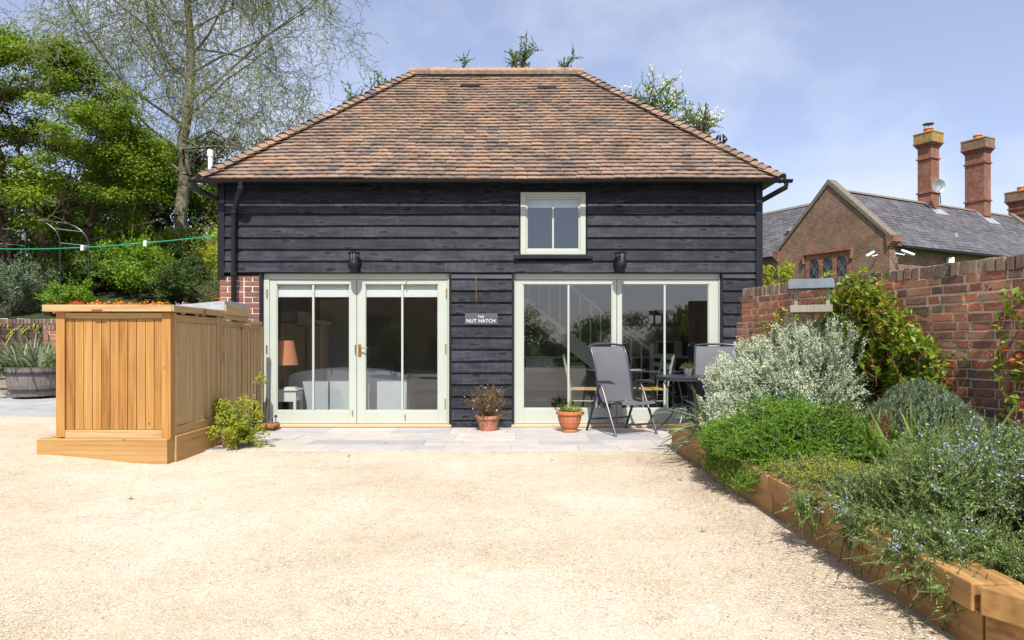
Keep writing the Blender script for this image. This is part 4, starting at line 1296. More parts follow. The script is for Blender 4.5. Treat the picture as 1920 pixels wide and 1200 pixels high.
# boot scraper with coir brushes
bsx = (505 - 960) / 139.0
sc_ = thing('boot_scraper', 'boot scraper with brown coir brushes beside the left jamb of the french doors', 'boot scraper', (bsx, 9.2, 0))
box('base_board', M['dark_wood'], sc_, bsx - .13, bsx + .13, 9.06, 9.30, .004, .02)
for i, yy in enumerate((9.09, 9.18, 9.27)):
    for j in range(2):
        V = []; c0 = Vector((bsx - .06 + j * .12, yy, .055))
        mb = MB(); mb.tube([c0 + Vector((-.05, 0, 0)), c0 + Vector((-.03, 0, .0)), c0 + Vector((.03, 0, .0)), c0 + Vector((.055, 0, 0))], [.025, .04, .042, .028], 10)
        mb.build('coir_brush', M['coir'], sc_, smooth=True)
MB().tube([(bsx - .08, 9.12, .02), (bsx - .06, 9.12, .10), (bsx + .02, 9.12, .125), (bsx + .09, 9.12, .09), (bsx + .10, 9.12, .02)], .006, 6).build('hoop', M['metal_dark'], sc_, smooth=True)
for x, h in ((-.03, .40), (.015, .41), (.06, .16)):
    MB().tube([(bsx + x, 9.16, .03), (bsx + x, 9.16, h)], .006, 6).build('rod', M['metal_dark'], sc_)
MB().lathe([(.0, -.008), (.02, -.006), (.02, .006), (.0, .008)], (bsx + .09, 9.2, .18), 12, axis='y').build('round_stop', M['metal_dark'], sc_)
MB().tube([(bsx + .09, 9.2, .02), (bsx + .09, 9.2, .17)], .006, 6).build('rod', M['metal_dark'], sc_)

# ================================================================== RAISED BED
bed = thing('raised_bed', 'long raised bed of golden timber sleepers along the garden wall', 'raised bed', (1.9, 5.0, 0))
PX = 1.80
HB, HC = 0.150, 0.262
ys = [2.62, 4.72, 6.20, 7.70]
for i in range(3):
    for z0, z1, dx in ((-.03, HB - .002, 0.0), (HB, HC, -0.035)):
        o = box('sleeper', M['sleeper_y'], bed, PX + dx + rnd.uniform(-.004, .004), PX + dx + .20, ys[i] + .003, ys[i + 1] - .003, z0, z1, bevel=.007)
for z0, z1, dd in ((-.03, HB - .002, 0.0), (HB, HC, -0.035)):
    box('sleeper', M['sleeper_x'], bed, PX + .203 + dd, 2.95, 7.50 + dd * 0, 7.70 - dd, z0, z1, bevel=.007)
# angled end nearest the camera
A = Vector((PX, 2.62, 0)); d = Vector((0.50, -0.87, 0)).normalized(); nn = Vector((0.87, 0.50, 0)).normalized()
for z0, z1, off in ((-.03, HB - .002, 0.0), (HB, HC, -0.035)):
    p0 = A + nn * off + Vector((0, -0.0, z0)); q = A + nn * .2 + Vector((0, 0, z0))
    mb = MB()
    s_, e_ = A + nn * off + d * 0.012, A + nn * off + d * 1.8
    pts = [Vector((s_.x, s_.y, z0)), Vector((e_.x, e_.y, z0)), Vector((e_.x, e_.y, z0)) + nn * (.2 - off), Vector((PX + .20, 2.62 - .006, z0))]
    mb.prism(pts, (0, 0, z1 - z0)).build('sleeper', M['sleeper_x' if z0 < 0 else 'sleeper_y'], bed, bevel=.007)
# soil
sv = [(PX + .16, 7.55), (PX + .16, 2.65), (PX + 1.05, 1.1), (4.9, 0.9), (4.45, 2.5), (2.95, 7.9)]
MB().prism([(x, y, 0.0) for x, y in sv], (0, 0, 0.20)).build('soil', M['soil'], bed)

# ================================================================== BIRD TABLE
bc = at(1521, 590, 6.45)
bt_ = thing('bird_table', 'blue grey roofed wooden bird table standing among the shrubs against the brick wall', 'bird table', (bc.x, bc.y, .2))
zt = bc.z
z = lambda py: CAMZ + (640 - py) * 6.45 / 1280
MB().tube([(bc.x, bc.y, .2), (bc.x, bc.y, z(588))], .03, 4).build('pole', M['grey_wood'], bt_)
box('tray', M['grey_wood'], bt_, bc.x - .18, bc.x + .18, bc.y - .13, bc.y + .15, z(587), z(577), bevel=.003)
for y in (bc.y - .14, bc.y + .15): box('tray_edge', M['grey_wood'], bt_, bc.x - .18, bc.x + .18, y - .01, y + .002, z(586), z(573), bevel=.002)
for x in (-.145, .125):
    for y in (-.12, .12): box('upright', M['grey_wood'], bt_, bc.x + x, bc.x + x + .03, bc.y + y - .012, bc.y + y + .012, z(576.5), z(541), bevel=.002)
yl = bc.y
for sgn in (-1, 1):
    pts = [(bc.x - .195, yl + sgn * .19, z(541.5)), (bc.x - .195, yl + sgn * .175, z(541.5)), (bc.x - .195, yl + sgn * .004, z(526.5)), (bc.x - .195, yl + sgn * .004, z(524.5)), (bc.x - .195, yl + sgn * .19, z(540))]
    MB().prism(pts, (.39, 0, 0)).build('roof_board', M['bird_roof'], bt_)
bt_.rotation_euler = (0, 0, -math.atan2(bc.x, bc.y))
box('fascia', M['bird_roof'], bt_, bc.x - .195, bc.x + .185, yl - .205, yl - .192, z(543), z(526), bevel=.002)

# ================================================================== GARDEN CHAIRS
def garden_chair(label, loc, rotz):
    r = thing('garden_chair', label, 'garden chair', (0, 0, 0), 'grey folding recliner chairs on the patio')
    W = .27
    # sling back: curved panel
    prof = [(0.10, .40), (.13, .50), (.155, .66), (.20, .84), (.27, 1.02), (.315, 1.10), (.345, 1.12)]
    n = 8; V = []
    for (y, z_) in prof:
        for k in range(n + 1):
            x = -W + .015 + (2 * W - .03) * k / n
            sag = .018 * math.sin(PI * k / n)
            V.append((x, y + sag, z_))
    V2 = [(x, y + .006, z_) for x, y, z_ in V]
    m = len(V); F = []
    for i in range(len(prof) - 1):
        for k in range(n):
            a = i * (n + 1) + k
            F += [(a, a + 1, a + n + 2, a + n + 1), (a + m, a + n + 1 + m, a + n + 2 + m, a + 1 + m)]
    for i in range(len(prof) - 1):
        for k in (0, n):
            a = i * (n + 1) + k; F.append((a, a + n + 1, a + n + 1 + m, a + m))
    MB().add(V + V2, F).build('backrest', M['sling'], r, smooth=True)
    for s in (-1, 1):
        MB().tube([(s * W, y, z_) for y, z_ in prof], .013, 8).build('back_frame', M['metal_dark'], r, smooth=True)
    MB().tube([(-.29, .355, 1.115), (-.25, .352, 1.135), (-.1, .347, 1.15), (.1, .347, 1.15), (.25, .352, 1.135), (.29, .355, 1.115)], .015, 8).build('headrest_bar', M['metal_dark'], r, smooth=True)
    # seat
    V = []; prof2 = [(.10, .40), (-.05, .385), (-.20, .395), (-.34, .43), (-.38, .425), (-.39, .40)]
    for (y, z_) in prof2:
        for k in range(n + 1):
            V.append((-W + .015 + (2 * W - .03) * k / n, y, z_ - .012 * math.sin(PI * k / n)))
    m = len(V); V2 = [(x, y, z_ - .006) for x, y, z_ in V]; F = []
    for i in range(len(prof2) - 1):
        for k in range(n):
            a = i * (n + 1) + k; F += [(a, a + n + 1, a + n + 2, a + 1), (a + m, a + 1 + m, a + n + 2 + m, a + n + 1 + m)]
    for k in range(n):
        a = (len(prof2) - 1) * (n + 1) + k; F.append((a, a + m, a + m + 1, a + 1))
    MB().add(V + V2, F).build('seat', M['sling'], r, smooth=True)
    for s in (-1, 1):
        MB().tube([(s * W, y, z_) for y, z_ in prof2[:5]], .013, 8).build('seat_frame', M['metal_dark'], r, smooth=True)
        x = s * .315
        MB().tube([(x, -.34, .0), (x, -.03, .585), (x, .0, .62)], .0165, 8).build('leg', M['metal_dark'], r, smooth=True)
        MB().tube([(x, .34, .0), (x, .06, .585), (x, .02, .62)], .0165, 8).build('leg', M['metal_dark'], r, smooth=True)
        MB().tube([(x - .0, -.30, .655), (x, -.22, .672), (x, -.02, .665), (x, .12, .655)], [.010, .02, .02, .012], 8).build('armrest', M['metal_dark'], r, smooth=True)
    MB().tube([(-.315, -.275, .125), (.315, -.275, .125)], .014, 8).build('crossbar', M['metal_dark'], r)
    MB().tube([(-.315, .265, .16), (.315, .265, .16)], .014, 8).build('crossbar', M['metal_dark'], r)
    MB().tube([(-W, -.36, .405), (W, -.36, .405)], .011, 8).build('seat_rail', M['metal_dark'], r)
    r.location = loc; r.rotation_euler = (0, 0, rotz)
    return r
gc = garden_chair('grey sling recliner chair facing the yard between the fluted pot and the round table', (1.43, 8.95, 0.002), math.radians(26))
def copy_tree(o, parent=None):
    c = o.copy(); C.objects.link(c)
    if parent: c.parent = parent
    for ch in [x for x in list(bpy.data.objects) if x.parent == o]: copy_tree(ch, c)
    return c
g2 = copy_tree(gc); g2.location = (2.66, 8.98, 0.002); g2.rotation_euler = (0, 0, math.radians(-20))
g2['label'] = 'grey sling recliner chair half hidden by the silver shrub at the wall end'

# bistro table
tx, ty = 2.27, 8.86
tb = thing('bistro_table', 'dark metal bistro table with thin curved legs between the two recliners', 'table', (tx, ty, 0))
MB().lathe([(.0, .0), (.385, 0), (.40, .008), (.40, .022), (.385, .026), (0, .026)], (tx, ty, .716), 36).build('table_top', M['metal_dark'], tb, smooth=True)
MB().lathe([(.375, 0), (.395, 0), (.395, .03), (.375, .03)], (tx, ty, .69), 36).build('apron', M['metal_dark'], tb, smooth=True)
for k in range(4):
    a = math.radians(45 + 90 * k + 12); c_, s_ = math.cos(a), math.sin(a)
    P = [(.34, .70), (.27, .60), (.19, .48), (.17, .34), (.22, .20), (.33, .09), (.42, .02)]
    MB().tube([(tx + r_ * c_, ty + r_ * s_, z_) for r_, z_ in P], .0095, 8).build('leg', M['metal_dark'], tb, smooth=True)
    MB().lathe([(.010, .022), (.012, .012), (.024, .004), (.024, 0)], (tx + .425 * c_, ty + .425 * s_, .003), 10).build('foot', M['metal_dark'], tb, smooth=True)
MB().lathe([(.17, 0), (.185, 0), (.185, .012), (.17, .012)], (tx, ty, .36), 24).build('leg_ring', M['metal_dark'], tb, smooth=True)

def sprigs(P0, n, spread, h, droop, m, L, W, mat, parent, name='foliage', ang=.8, stemmat='stem', lean=(0, 0, 0), r=.002, kind=None, taper=.3, segs=4):
    d = rdir(n, 0); d[:, 2] = np.abs(d[:, 2]) + spread; d = unit(d + np.array(lean))
    P0 = np.asarray(P0, float)
    if P0.ndim == 1: P0 = np.tile(P0, (n, 1)) + rng.normal(size=(n, 3)) * [.02, .02, 0]
    hh = h * (.6 + .5 * rng.random(n))[:, None]
    P2 = P0 + d * hh; P2[:, 2] -= droop * rng.random(n)
    P1 = P0 + d * hh * .5 + [0, 0, .12 * h]
    V1 = stem_leaves(P0, P1, P2, m, L, W, ang, taper=taper)
    V2 = stems_mesh(P0, P1, P2, r, r * .4, segs, 3)
    foliage(name, [V1, V2], [M[mat], M[stemmat]], parent, kind)
    return P0, P1, P2

# pot on the bistro table
pt = thing('metal_pot', 'small dented silver pot with wiry plant on the bistro table', 'plant pot', (tx, ty - .05, .742))
MB().lathe([(.035, 0), (.055, .05), (.062, .10), (.064, .105), (.056, .10), (.05, .05), (0, .045)], (tx, ty - .05, .742), 20, flute=.03, nf=9).build('pot', M['steel'], pt, smooth=True)
sprigs((tx, ty - .05, .82), 60, .35, .12, .03, 10, .018, .010, 'leaf_olive', pt)
# clay pots
def clay_pot(label, x, y, r, h, mat, rim=True, prof=None, flute=0, nf=16):
    t = thing('plant_pot', label, 'plant pot', (x, y, .002))
    prof = prof or [(r * .68, 0), (r * .9, h * .78), (r * .91, h * .8), (r, h * .8), (r * 1.02, h), (r * .92, h), (r * .88, h * .85), (0, h * .85)]
    MB().lathe(prof, (x, y, .002), 36 if flute else 24, flute=flute, nf=nf).build('pot', M[mat], t, smooth=not flute)
    MB().lathe([(r * .86, h * .84), (0, h * .9)], (x, y, .002), 14).build('soil', M['soil'], t)
    return t
p1 = clay_pot('weathered terracotta pot of small leaved azalea in front of the black boards', -.32, 9.13, .165, .20, 'terracotta_old')
P0, P1, P2 = sprigs((-.32, 9.13, .17), 60, .55, .44, .05, 16, .030, .014, 'leaf_olive', p1, stemmat='stem_red', r=.003)
sprigs(P1 * .5 + P2 * .5, 60, .3, .16, .02, 9, .026, .013, 'leaf_brown', p1, stemmat='stem_red')
sprigs((-.36, 9.08, .17), 12, .1, .34, .12, 14, .028, .014, 'leaf_olive', p1, lean=(-.8, -.1, 0), stemmat='stem_red')
sprigs((-.30, 9.08, .17), 10, .05, .34, .08, 14, .028, .014, 'leaf_olive', p1, lean=(.9, -.1, 0), stemmat='stem_red')
P2 = P2[:16]
Lf = leaves(P2 + rng.normal(size=P2.shape) * .03, rdir(len(P2)), rdir(len(P2)), .022, .02)
foliage('flowers', [Lf], [M['petal_white']], p1, 'stuff')
r = .165
p2 = clay_pot('orange fluted terracotta pot with low green and yellow plants beside the recliner', .76, 9.0, r, .27, 'terracotta', flute=.018, nf=18,
              prof=[(r * .62, 0), (r * .64, .02), (r * .56, .03), (r * .72, .07), (r * .86, .13), (r * .93, .19), (r * .94, .225), (r * 1.05, .228), (r * 1.07, .25), (r * 1.07, .268), (r * .95, .27), (r * .9, .24), (0, .24)])
sprigs((.70, 8.97, .235), 60, .3, .11, .03, 12, .014, .007, 'leaf_mid', p2, lean=(-.35, -.1, 0))
sprigs((.79, 8.98, .235), 32, .5, .13, .02, 8, .028, .018, 'leaf_lime', p2)
sprigs((.86, 8.97, .235), 14, .2, .12, .06, 5, .045, .03, 'leaf_bright', p2, lean=(.4, -.1, 0))
sprigs((.70, 9.10, .235), 26, .4, .2, .03, 8, .03, .02, 'leaf_dark', p2, lean=(-.3, .2, 0))
p3 = clay_pot('pink clay pot overflowing with yellow green foliage at the corner of the timber store', -3.20, 7.78, .14, .23, 'terracotta_pink')
P0, P1, P2 = sprigs((-3.18, 7.78, .2), 130, .35, .27, .06, 16, .030, .018, 'leaf_mid', p3)
sprigs((-3.14, 7.72, .2), 120, .15, .26, .16, 15, .026, .018, 'leaf_lime', p3, lean=(.45, -.45, 0))
sprigs((-3.06, 7.66, .14), 90, .1, .24, .12, 14, .024, .016, 'leaf_bright', p3, lean=(.4, -.4, 0))
sprigs((-3.0, 7.66, .06), 70, .25, .20, .03, 12, .024, .018, 'leaf_lime', p3, lean=(.3, -.2, 0))
cl_ = shell_clumps((-3.20, 7.76, .34), (.24, .18, .11), 16, .08) + shell_clumps((-2.98, 7.62, .14), (.20, .16, .13), 16, .07, low=-1)
foliage('leaf_mass', [crown_leaves(cl_, 3600, .026, .02)], [M['leaf_lime']], p3)
V, F = straps(np.tile([[-3.15, 7.75, .25]], (9, 1)), unit(rdir(9, .5) + np.array([.4, -.2, 0])), .42, .012, .15)
foliage('long_blades', [(V, F)], [M['leaf_lime']], p3)

# half barrel with leeks on the terrace
bx, by, bz = -8.55, 12.25, .22
hb_ = thing('half_barrel', 'weathered oak half barrel planted with leeks below the brick steps', 'barrel planter', (bx, by, bz))
MB().lathe([(.36, 0), (.42, .2), (.46, .50), (.47, .52), (.44, .52), (.42, .46), (0, .46)], (bx, by, bz), 28).build('staves', M['old_wood'], hb_)
for z_, r_ in ((.08, .388), (.38, .45)): MB().lathe([(r_, 0), (r_ + .010, .002), (r_ + .014, .05), (r_ + .004, .052)], (bx, by, bz + z_), 28).build('hoop', M['metal_dark'], hb_)
a = rng.random(170) * 2 * PI; rr = .38 * np.sqrt(rng.random(170))
P0 = np.stack([bx + rr * np.cos(a), by + rr * np.sin(a), np.full(170, bz + .45)], 1)
d = unit(rdir(170, 1.6) + np.stack([np.cos(a), np.sin(a), 0 * a], 1) * .3)
foliage('leeks', [straps(P0, d, .55 + .35 * rng.random(170), .035, .45 * rng.random(170))], [M['leaf_strap']], hb_)
sprigs((bx - .35, by - .1, bz + .45), 60, .4, .45, .1, 10, .06, .035, 'leaf_mid', hb_, lean=(-.5, -.1, 0))
sprigs((bx - .5, by - .2, bz + .35), 40, .0, .35, .3, 10, .05, .035, 'leaf_bright', hb_, lean=(-.3, -.4, 0))

# ================================================================== INTERIOR THINGS
sx0, sx1, sy = -3.45, -1.62, 10.50
so = thing('sofa', 'pale grey sofa seen from behind through the french doors', 'sofa', ((sx0 + sx1) / 2, sy + .4, .012))
prof = []
m = 24
pts = [(sx0, sy, .06)] 
V = []
for i in range(m + 1):
    u = i / m; x = sx0 + (sx1 - sx0) * u
    h = .66 + .13 * math.sin(PI * min(1, max(0, u * 1.02))) ** .6
    V.append((x, h))
MB().prism([(sx0, sy, .06)] + [(x, sy, h) for x, h in V] + [(sx1, sy, .06)], (0, .22, 0)).build('back', M['sofa'], so, smooth=True, bevel=.02)
for x in (sx0 - .0, sx1 - .16): box('arm', M['sofa'], so, x, x + .16, sy + .223, sy + .85, .06, .60, bevel=.03)
box('seat_cushion', M['sofa'], so, sx0 + .163, sx1 - .163, sy + .223, sy + .83, .15, .45, bevel=.03)
for x in (sx0 + .08, sx1 - .08):
    for y in (sy + .05, sy + .8): MB().tube([(x, y, .012), (x, y, .062)], .02, 8).build('foot', M['dark_wood'], so)
lt = thing('side_table', 'small white side table with a drawer inside the left door', 'side table', (-3.30, 10.0, .012))
tx0, tx1, ty0, ty1 = -3.55, -3.10, 9.84, 10.18
box('table_top', M['white'], lt, tx0, tx1, ty0, ty1, .475, .495, bevel=.003)
box('apron', M['white'], lt, tx0 + .02, tx1 - .02, ty0 + .02, ty1 - .02, .32, .474)
for x in (tx0 + .02, tx1 - .06):
    for y in (ty0 + .02, ty1 - .06): box('leg', M['white'], lt, x, x + .04, y, y + .04, .013, .319)
box('drawer_front', M['white_gloss'], lt, tx1 - .02, tx1 - .012, ty0 + .07, ty1 - .07, .345, .455)
MB().lathe([(.01, 0), (.012, .01), (0, .012)], (tx1 - .012, (ty0 + ty1) / 2, .40), 8).build('drawer_knob', M['metal_dark'], lt)
lp = thing('table_lamp', 'table lamp with coral pink shade on the white side table', 'lamp', (-3.30, 10.0, .497))
lx = -3.34
MB().lathe([(.085, 0), (.085, .012), (.03, .03), (.018, .06), (.03, .10), (.014, .14), (.024, .18), (.012, .24), (.02, .28), (.010, .34)], (lx, 10.0, .496), 14).build('base', M['dark_wood'], lp, smooth=True)
MB().lathe([(.205, 0), (.14, .355), (.136, .355), (.200, .002)], (lx, 10.0, .845), 24).build('lamp_shade', M['shade'], lp, smooth=True)
bk = MB(); bk.box(-3.30, -3.13, 9.86, 10.0, .497, .512); bk.box(-3.29, -3.14, 9.87, 10.0, .513, .525)
tag(bk.build('book_stack', M['white'], None), 'two thin pale books lying on the white side table', 'books')
pc = thing('wall_picture', 'dark gilt framed oil painting on the living room wall', 'picture', (-3.93, 10.9, 1.6))
c1_ = MB(); c1_.box(-3.925, -3.90, 10.5, 11.5, 1.2, 2.0); c1_.build('canvas', M['picture'], pc)
for a_ in ((10.46, 10.499, 1.16, 2.04), (11.501, 11.54, 1.16, 2.04), (10.5, 11.5, 1.16, 1.199), (10.5, 11.5, 2.001, 2.04)): box('frame_side', M['gilt'], pc, -3.925, -3.885, a_[0], a_[1], a_[2], a_[3])
box('door_leaf', M['white'], wall, -3.7, -2.9, 13.16, 13.198, .013, 2.0)

# dining table and chairs in the kitchen
dx, dy = 1.62, 10.75
dt = thing('dining_table', 'round pale painted dining table inside the patio screen', 'table', (dx, dy, .012))
MB().lathe([(0, 0), (.47, 0), (.48, .01), (.48, .025), (.47, .03), (0, .03)], (dx, dy, .735), 36).build('table_top', M['sage'], dt, smooth=True)
MB().lathe([(.05, .3), (.045, .6), (.09, .72)], (dx, dy, .012), 16).build('pedestal', M['sage'], dt, smooth=True)
for k in range(4):
    a = k * PI / 2 + .6
    MB().tube([(dx + .38 * math.cos(a), dy + .38 * math.sin(a), .03), (dx + .2 * math.cos(a), dy + .2 * math.sin(a), .35), (dx + .28 * math.cos(a), dy + .28 * math.sin(a), .72)], .025, 8).build('leg', M['sage'], dt)
MB().lathe([(.03, 0), (.045, .02), (.045, .07), (.04, .07), (0, .03)], (dx + .02, dy - .1, .766), 14).build('teal_bowl', M['teal'], None, smooth=True)
tag(bpy.data.objects['teal_bowl'], 'small teal bowl on the round dining table', 'bowl')
def dining_chair(label, loc, rz):
    r = thing('dining_chair', label, 'dining chair', (0, 0, 0), 'painted ladder back chairs at the round dining table')
    for s in (-1, 1):
        MB().tube([(s * .19, .20, 0), (s * .19, .20, .45), (s * .19, .25, .72), (s * .19, .31, .98)], .017, 8).build('rear_leg', M['sage'], r)
        MB().tube([(s * .20, -.19, 0), (s * .20, -.19, .46)], .017, 8).build('front_leg', M['sage'], r)
        for z_ in (.15, .28): MB().tube([(s * .195, -.19, z_), (s * .195, .20, z_)], .010, 6).build('side_stretcher', M['sage'], r)
    for z_, y in ((.60, .222), (.75, .255), (.90, .285)):
        box('back_slat', M['sage'], r, -.175, .175, y - .008, y + .008, z_, z_ + .07, bevel=.004)
    box('seat', M['straw'], r, -.21, .21, -.21, .19, .435, .465, bevel=.012)
    for z_ in (.18, .31): MB().tube([(-.2, -.19, z_), (.2, -.19, z_)], .010, 6).build('front_stretcher', M['sage'], r)
    r.location = loc; r.rotation_euler = (0, 0, rz); return r
dc = dining_chair('ladder back chair left of the round dining table', (1.10, 10.45, .013), math.radians(82))
for lab, loc, rz in (('ladder back chair right of the round dining table', (2.10, 10.42, .013), -78), ('ladder back chair behind the round dining table', (2.42, 11.3, .013), -30)):
    q = copy_tree(dc); q.location = loc; q.rotation_euler = (0, 0, math.radians(rz)); q['label'] = lab
# staircase
st = thing('staircase', 'white staircase climbing to the left behind the dining table', 'staircase', (1.0, 12.3, .012))
def stz(x): return 2.25 - (x - .12) * .80
pts = [(.12, 12.0, 1.98), (.12, 12.0, 2.27), (2.55, 12.0, .33), (2.55, 12.0, .015), (2.50, 12.0, .015)]
MB().prism([(.12, 12.0, 1.72), (.12, 12.0, 2.05), (2.62, 12.0, .10), (2.62, 12.0, .015), (2.30, 12.0, .015)], (0, .04, 0)).build('stringer', M['white'], st)
for i in range(13):
    x = .3 + i * .18; zt_ = 2.02 - (x - .12) * .78
    if zt_ < .15: break
    MB().tube([(x, 12.02, zt_ - .1), (x, 12.02, min(2.27, zt_ + .80))], .016, 6).build('baluster', M['white'], st)
    box('tread', M['white'], st, x - .09, x + .10, 12.045, 12.9, zt_ - .03, zt_)
MB().tube([(.9, 12.02, 2.27), (2.45, 12.02, 1.02)], .028, 8).build('handrail', M['white'], st)
MB().box(2.42, 2.50, 11.98, 12.06, .015, 1.15).build('newel_post', M['white'], st)
box('cupboard_panel', M['plaster'], st, 1.0, 2.3, 12.30, 12.33, .015, .70)
# kitchen fittings
kc = thing('kitchen_units', 'dark kitchen base units with pale worktop along the back wall', 'kitchen units', (1.5, 13.2, .012))
for i in range(7):
    x = -.3 + i * .52
    box('cupboard_door', M['kitchen'], kc, x + .01, x + .51, 12.86, 12.90, .10, .86)
box('carcass', M['kitchen'], kc, -.35, 3.3, 12.90, 13.48, .013, .87)
box('worktop', M['white'], kc, -.36, 3.31, 12.82, 13.49, .872, .912)
s_ = box('butler_sink', M['white_gloss'], None, .25, .78, 12.70, 12.855, .62, .88, bevel=.01); tag(s_, 'white butler sink set in the dark kitchen units', 'sink')
mw = thing('microwave_oven', 'white microwave oven standing on the kitchen worktop', 'microwave', (3.0, 13.1, .912))
box('body', M['white_gloss'], mw, 2.72, 3.22, 12.9, 13.3, .914, 1.20, bevel=.008)
box('door_glass', M['pane_dark'], mw, 2.75, 3.06, 12.892, 12.899, .94, 1.17)
ov = thing('oven', 'black oven below the kitchen worktop under the microwave', 'oven', (3.0, 12.8, .1))
box('oven_door', M['black_shiny'], ov, 2.72, 3.25, 12.80, 12.855, .14, .70); MB().tube([(2.8, 12.78, .66), (3.18, 12.78, .66)], .01, 6).build('handle', M['steel'], ov)

# ================================================================== OLD BRICK HOUSE (right, beyond the wall)
# authored along its own axes: x along the ridge, y across; then turned into place
oh = thing('old_brick_house', 'old brick house with slate roof, tall chimneys and stone coped gable beyond the garden wall', 'house', (0, 0, 0))
hw = MB()
hw.prism([(0, -2.6, -.3), (0, 2.6, -.3), (0, 2.6, 5.1), (0, 0, 7.62), (0, -2.6, 5.1)], (.35, 0, 0))
hw.box(.35, 26, -2.6, -2.3, -.3, 5.0); hw.box(.35, 26, 2.3, 2.6, -.3, 5.0); hw.box(25.7, 26, -2.3, 2.3, -.3, 5.0)
ow = hw.build('wall', M['far_brick'], oh)
# coped gable parapet
for s in (-1, 1):
    MB().prism([(-.06, s * 2.72, 5.02), (-.06, s * 2.66, 5.22), (-.06, 0, 7.84), (-.06, 0, 7.62)], (.48, 0, 0)).build('gable_coping', M['coping'], oh)
    MB().prism([(-.08, s * 2.55, 4.72), (-.08, s * 2.80, 4.95), (-.08, s * 2.82, 5.16), (-.08, s * 2.5, 5.2)], (.5, 0, 0)).build('kneeler', M['chimney_brick'], oh)
MB().prism([(25.4, -2.8, 5.3), (25.4, 0, 8.1), (25.4, 2.8, 5.3), (25.4, 2.8, 5.0), (25.4, -2.8, 5.0)], (.35, 0, 0)).build('gable_coping', M['coping'], oh)
def slate_t(seed): 
    V, F = tile_template(.30, L=.36, th=.012, seed=seed + 100); return V, F
slt = [slate_t(s) for s in range(4)]
def slate_slope(E0, E1, R0, R1, parent, nmax, key):
    tile_slope(E0, E1, R0, R1, parent, gauge=.20, w=.30, nmax=nmax, temps_=slt, mat='slate', main=True, name='slate', rest='further_slates')
roof2 = MB().add([(.3, -2.85, 4.78), (25.4, -2.85, 4.78), (25.4, 0, 7.42), (.3, 0, 7.42), (.3, 2.85, 4.78), (25.4, 2.85, 4.78)], [(0, 1, 2, 3), (5, 4, 3, 2), (0, 3, 4), (1, 5, 2), (0, 4, 5, 1)]).build('roof', M['slate'], oh)
# patch: score for these slopes is by distance along the ridge
def slates_local(x0, x1, E, R, nmax, rotm):
    out = []
    u = (R - E); SL = u.length; u.normalize()
    e = rotm; nrm = e.cross(u)
    if nrm.z < 0: nrm = -nrm
    rows = int(SL / .2)
    for r in range(rows):
        x = x0 - (.15 if r % 2 else 0)
        while x < x1:
            xl = max(x, x0); xr = min(x + .30, x1)
            if xr - xl > .06:
                mid = (xl + xr) / 2
                p = Vector(E) + u * (r * .2 - .03) + e * mid + nrm * (.012 + rnd.uniform(0, .004)) + nrm * .03 * mn.noise(Vector((mid * .4, r * .2, 3)))
                eps = .055; ga = rnd.uniform(-.02, .02)
                e1 = (e + u * ga).normalized(); u1 = (u - e * ga).normalized()
                u2 = (u1 * math.cos(eps) - nrm * math.sin(eps)).normalized(); n2 = e1.cross(u2)
                if n2.dot(nrm) < 0: n2 = -n2
                out.append((-(mid + r * .02) if nmax else 0, rnd.randrange(4), 'slate', frame_mx(p, e1 * ((xr - xl) / .30), u2, n2)))
            x += .30
    return out
sp = slates_local(.42, 25.3, Vector((0, -2.85, 4.80)), Vector((0, 0, 7.44)), 300, Vector((1, 0, 0)))
place_pieces(sp, slt, None, roof2, 'slate', 300, 'further_slates')
V = MB()
for i in range(40):
    x = .45 + i * .62; V.prism([(x, -.14, 7.40), (x, 0, 7.52), (x, .14, 7.40)], (.60, 0, 0))
V.build('ridge_tiles', M['coping'], roof2, kind='stuff')
for x in (15.2, 16.6, 18.0, 5.2): MB().box(x, x + .22, -2.05, -1.85, 5.56, 5.74).build('roof_vent', M['lead'], roof2)
box('gutter', M['black'], oh, .35, 25.4, -2.98, -2.88, 4.70, 4.79)
# rear wing
wg = MB(); wg.box(1.7, 7.3, 2.6, 15, -.3, 5.3); wg.build('wing_wall', M['far_brick'], oh)
wr = MB().add([(1.4, 2.2, 5.2), (1.4, 15.4, 5.2), (4.5, 15.4, 8.0), (4.5, 2.2, 8.0), (7.6, 2.2, 5.2), (7.6, 15.4, 5.2)], [(0, 1, 2, 3), (5, 4, 3, 2), (0, 3, 4), (1, 5, 2), (0, 4, 5, 1)]).build('wing_roof', M['slate'], oh)
sp = slates_local(-15.3, -2.3, Vector((1.4, 0, 5.22)), Vector((4.5, 0, 8.02)), 0, Vector((0, -1, 0)))
place_pieces(sp, slt, None, wr, 'slate', 0, 'slates')
MB().prism([(4.35, 2.3, 7.96), (4.5, 2.3, 8.1), (4.65, 2.3, 7.96)], (0, 13, 0)).build('ridge_tile', M['coping'], wr)
for y in (4.1, 6.0): MB().box(2.5, 2.75, y, y + .3, 6.5, 6.62).build('roof_vent', M['lead'], wr)
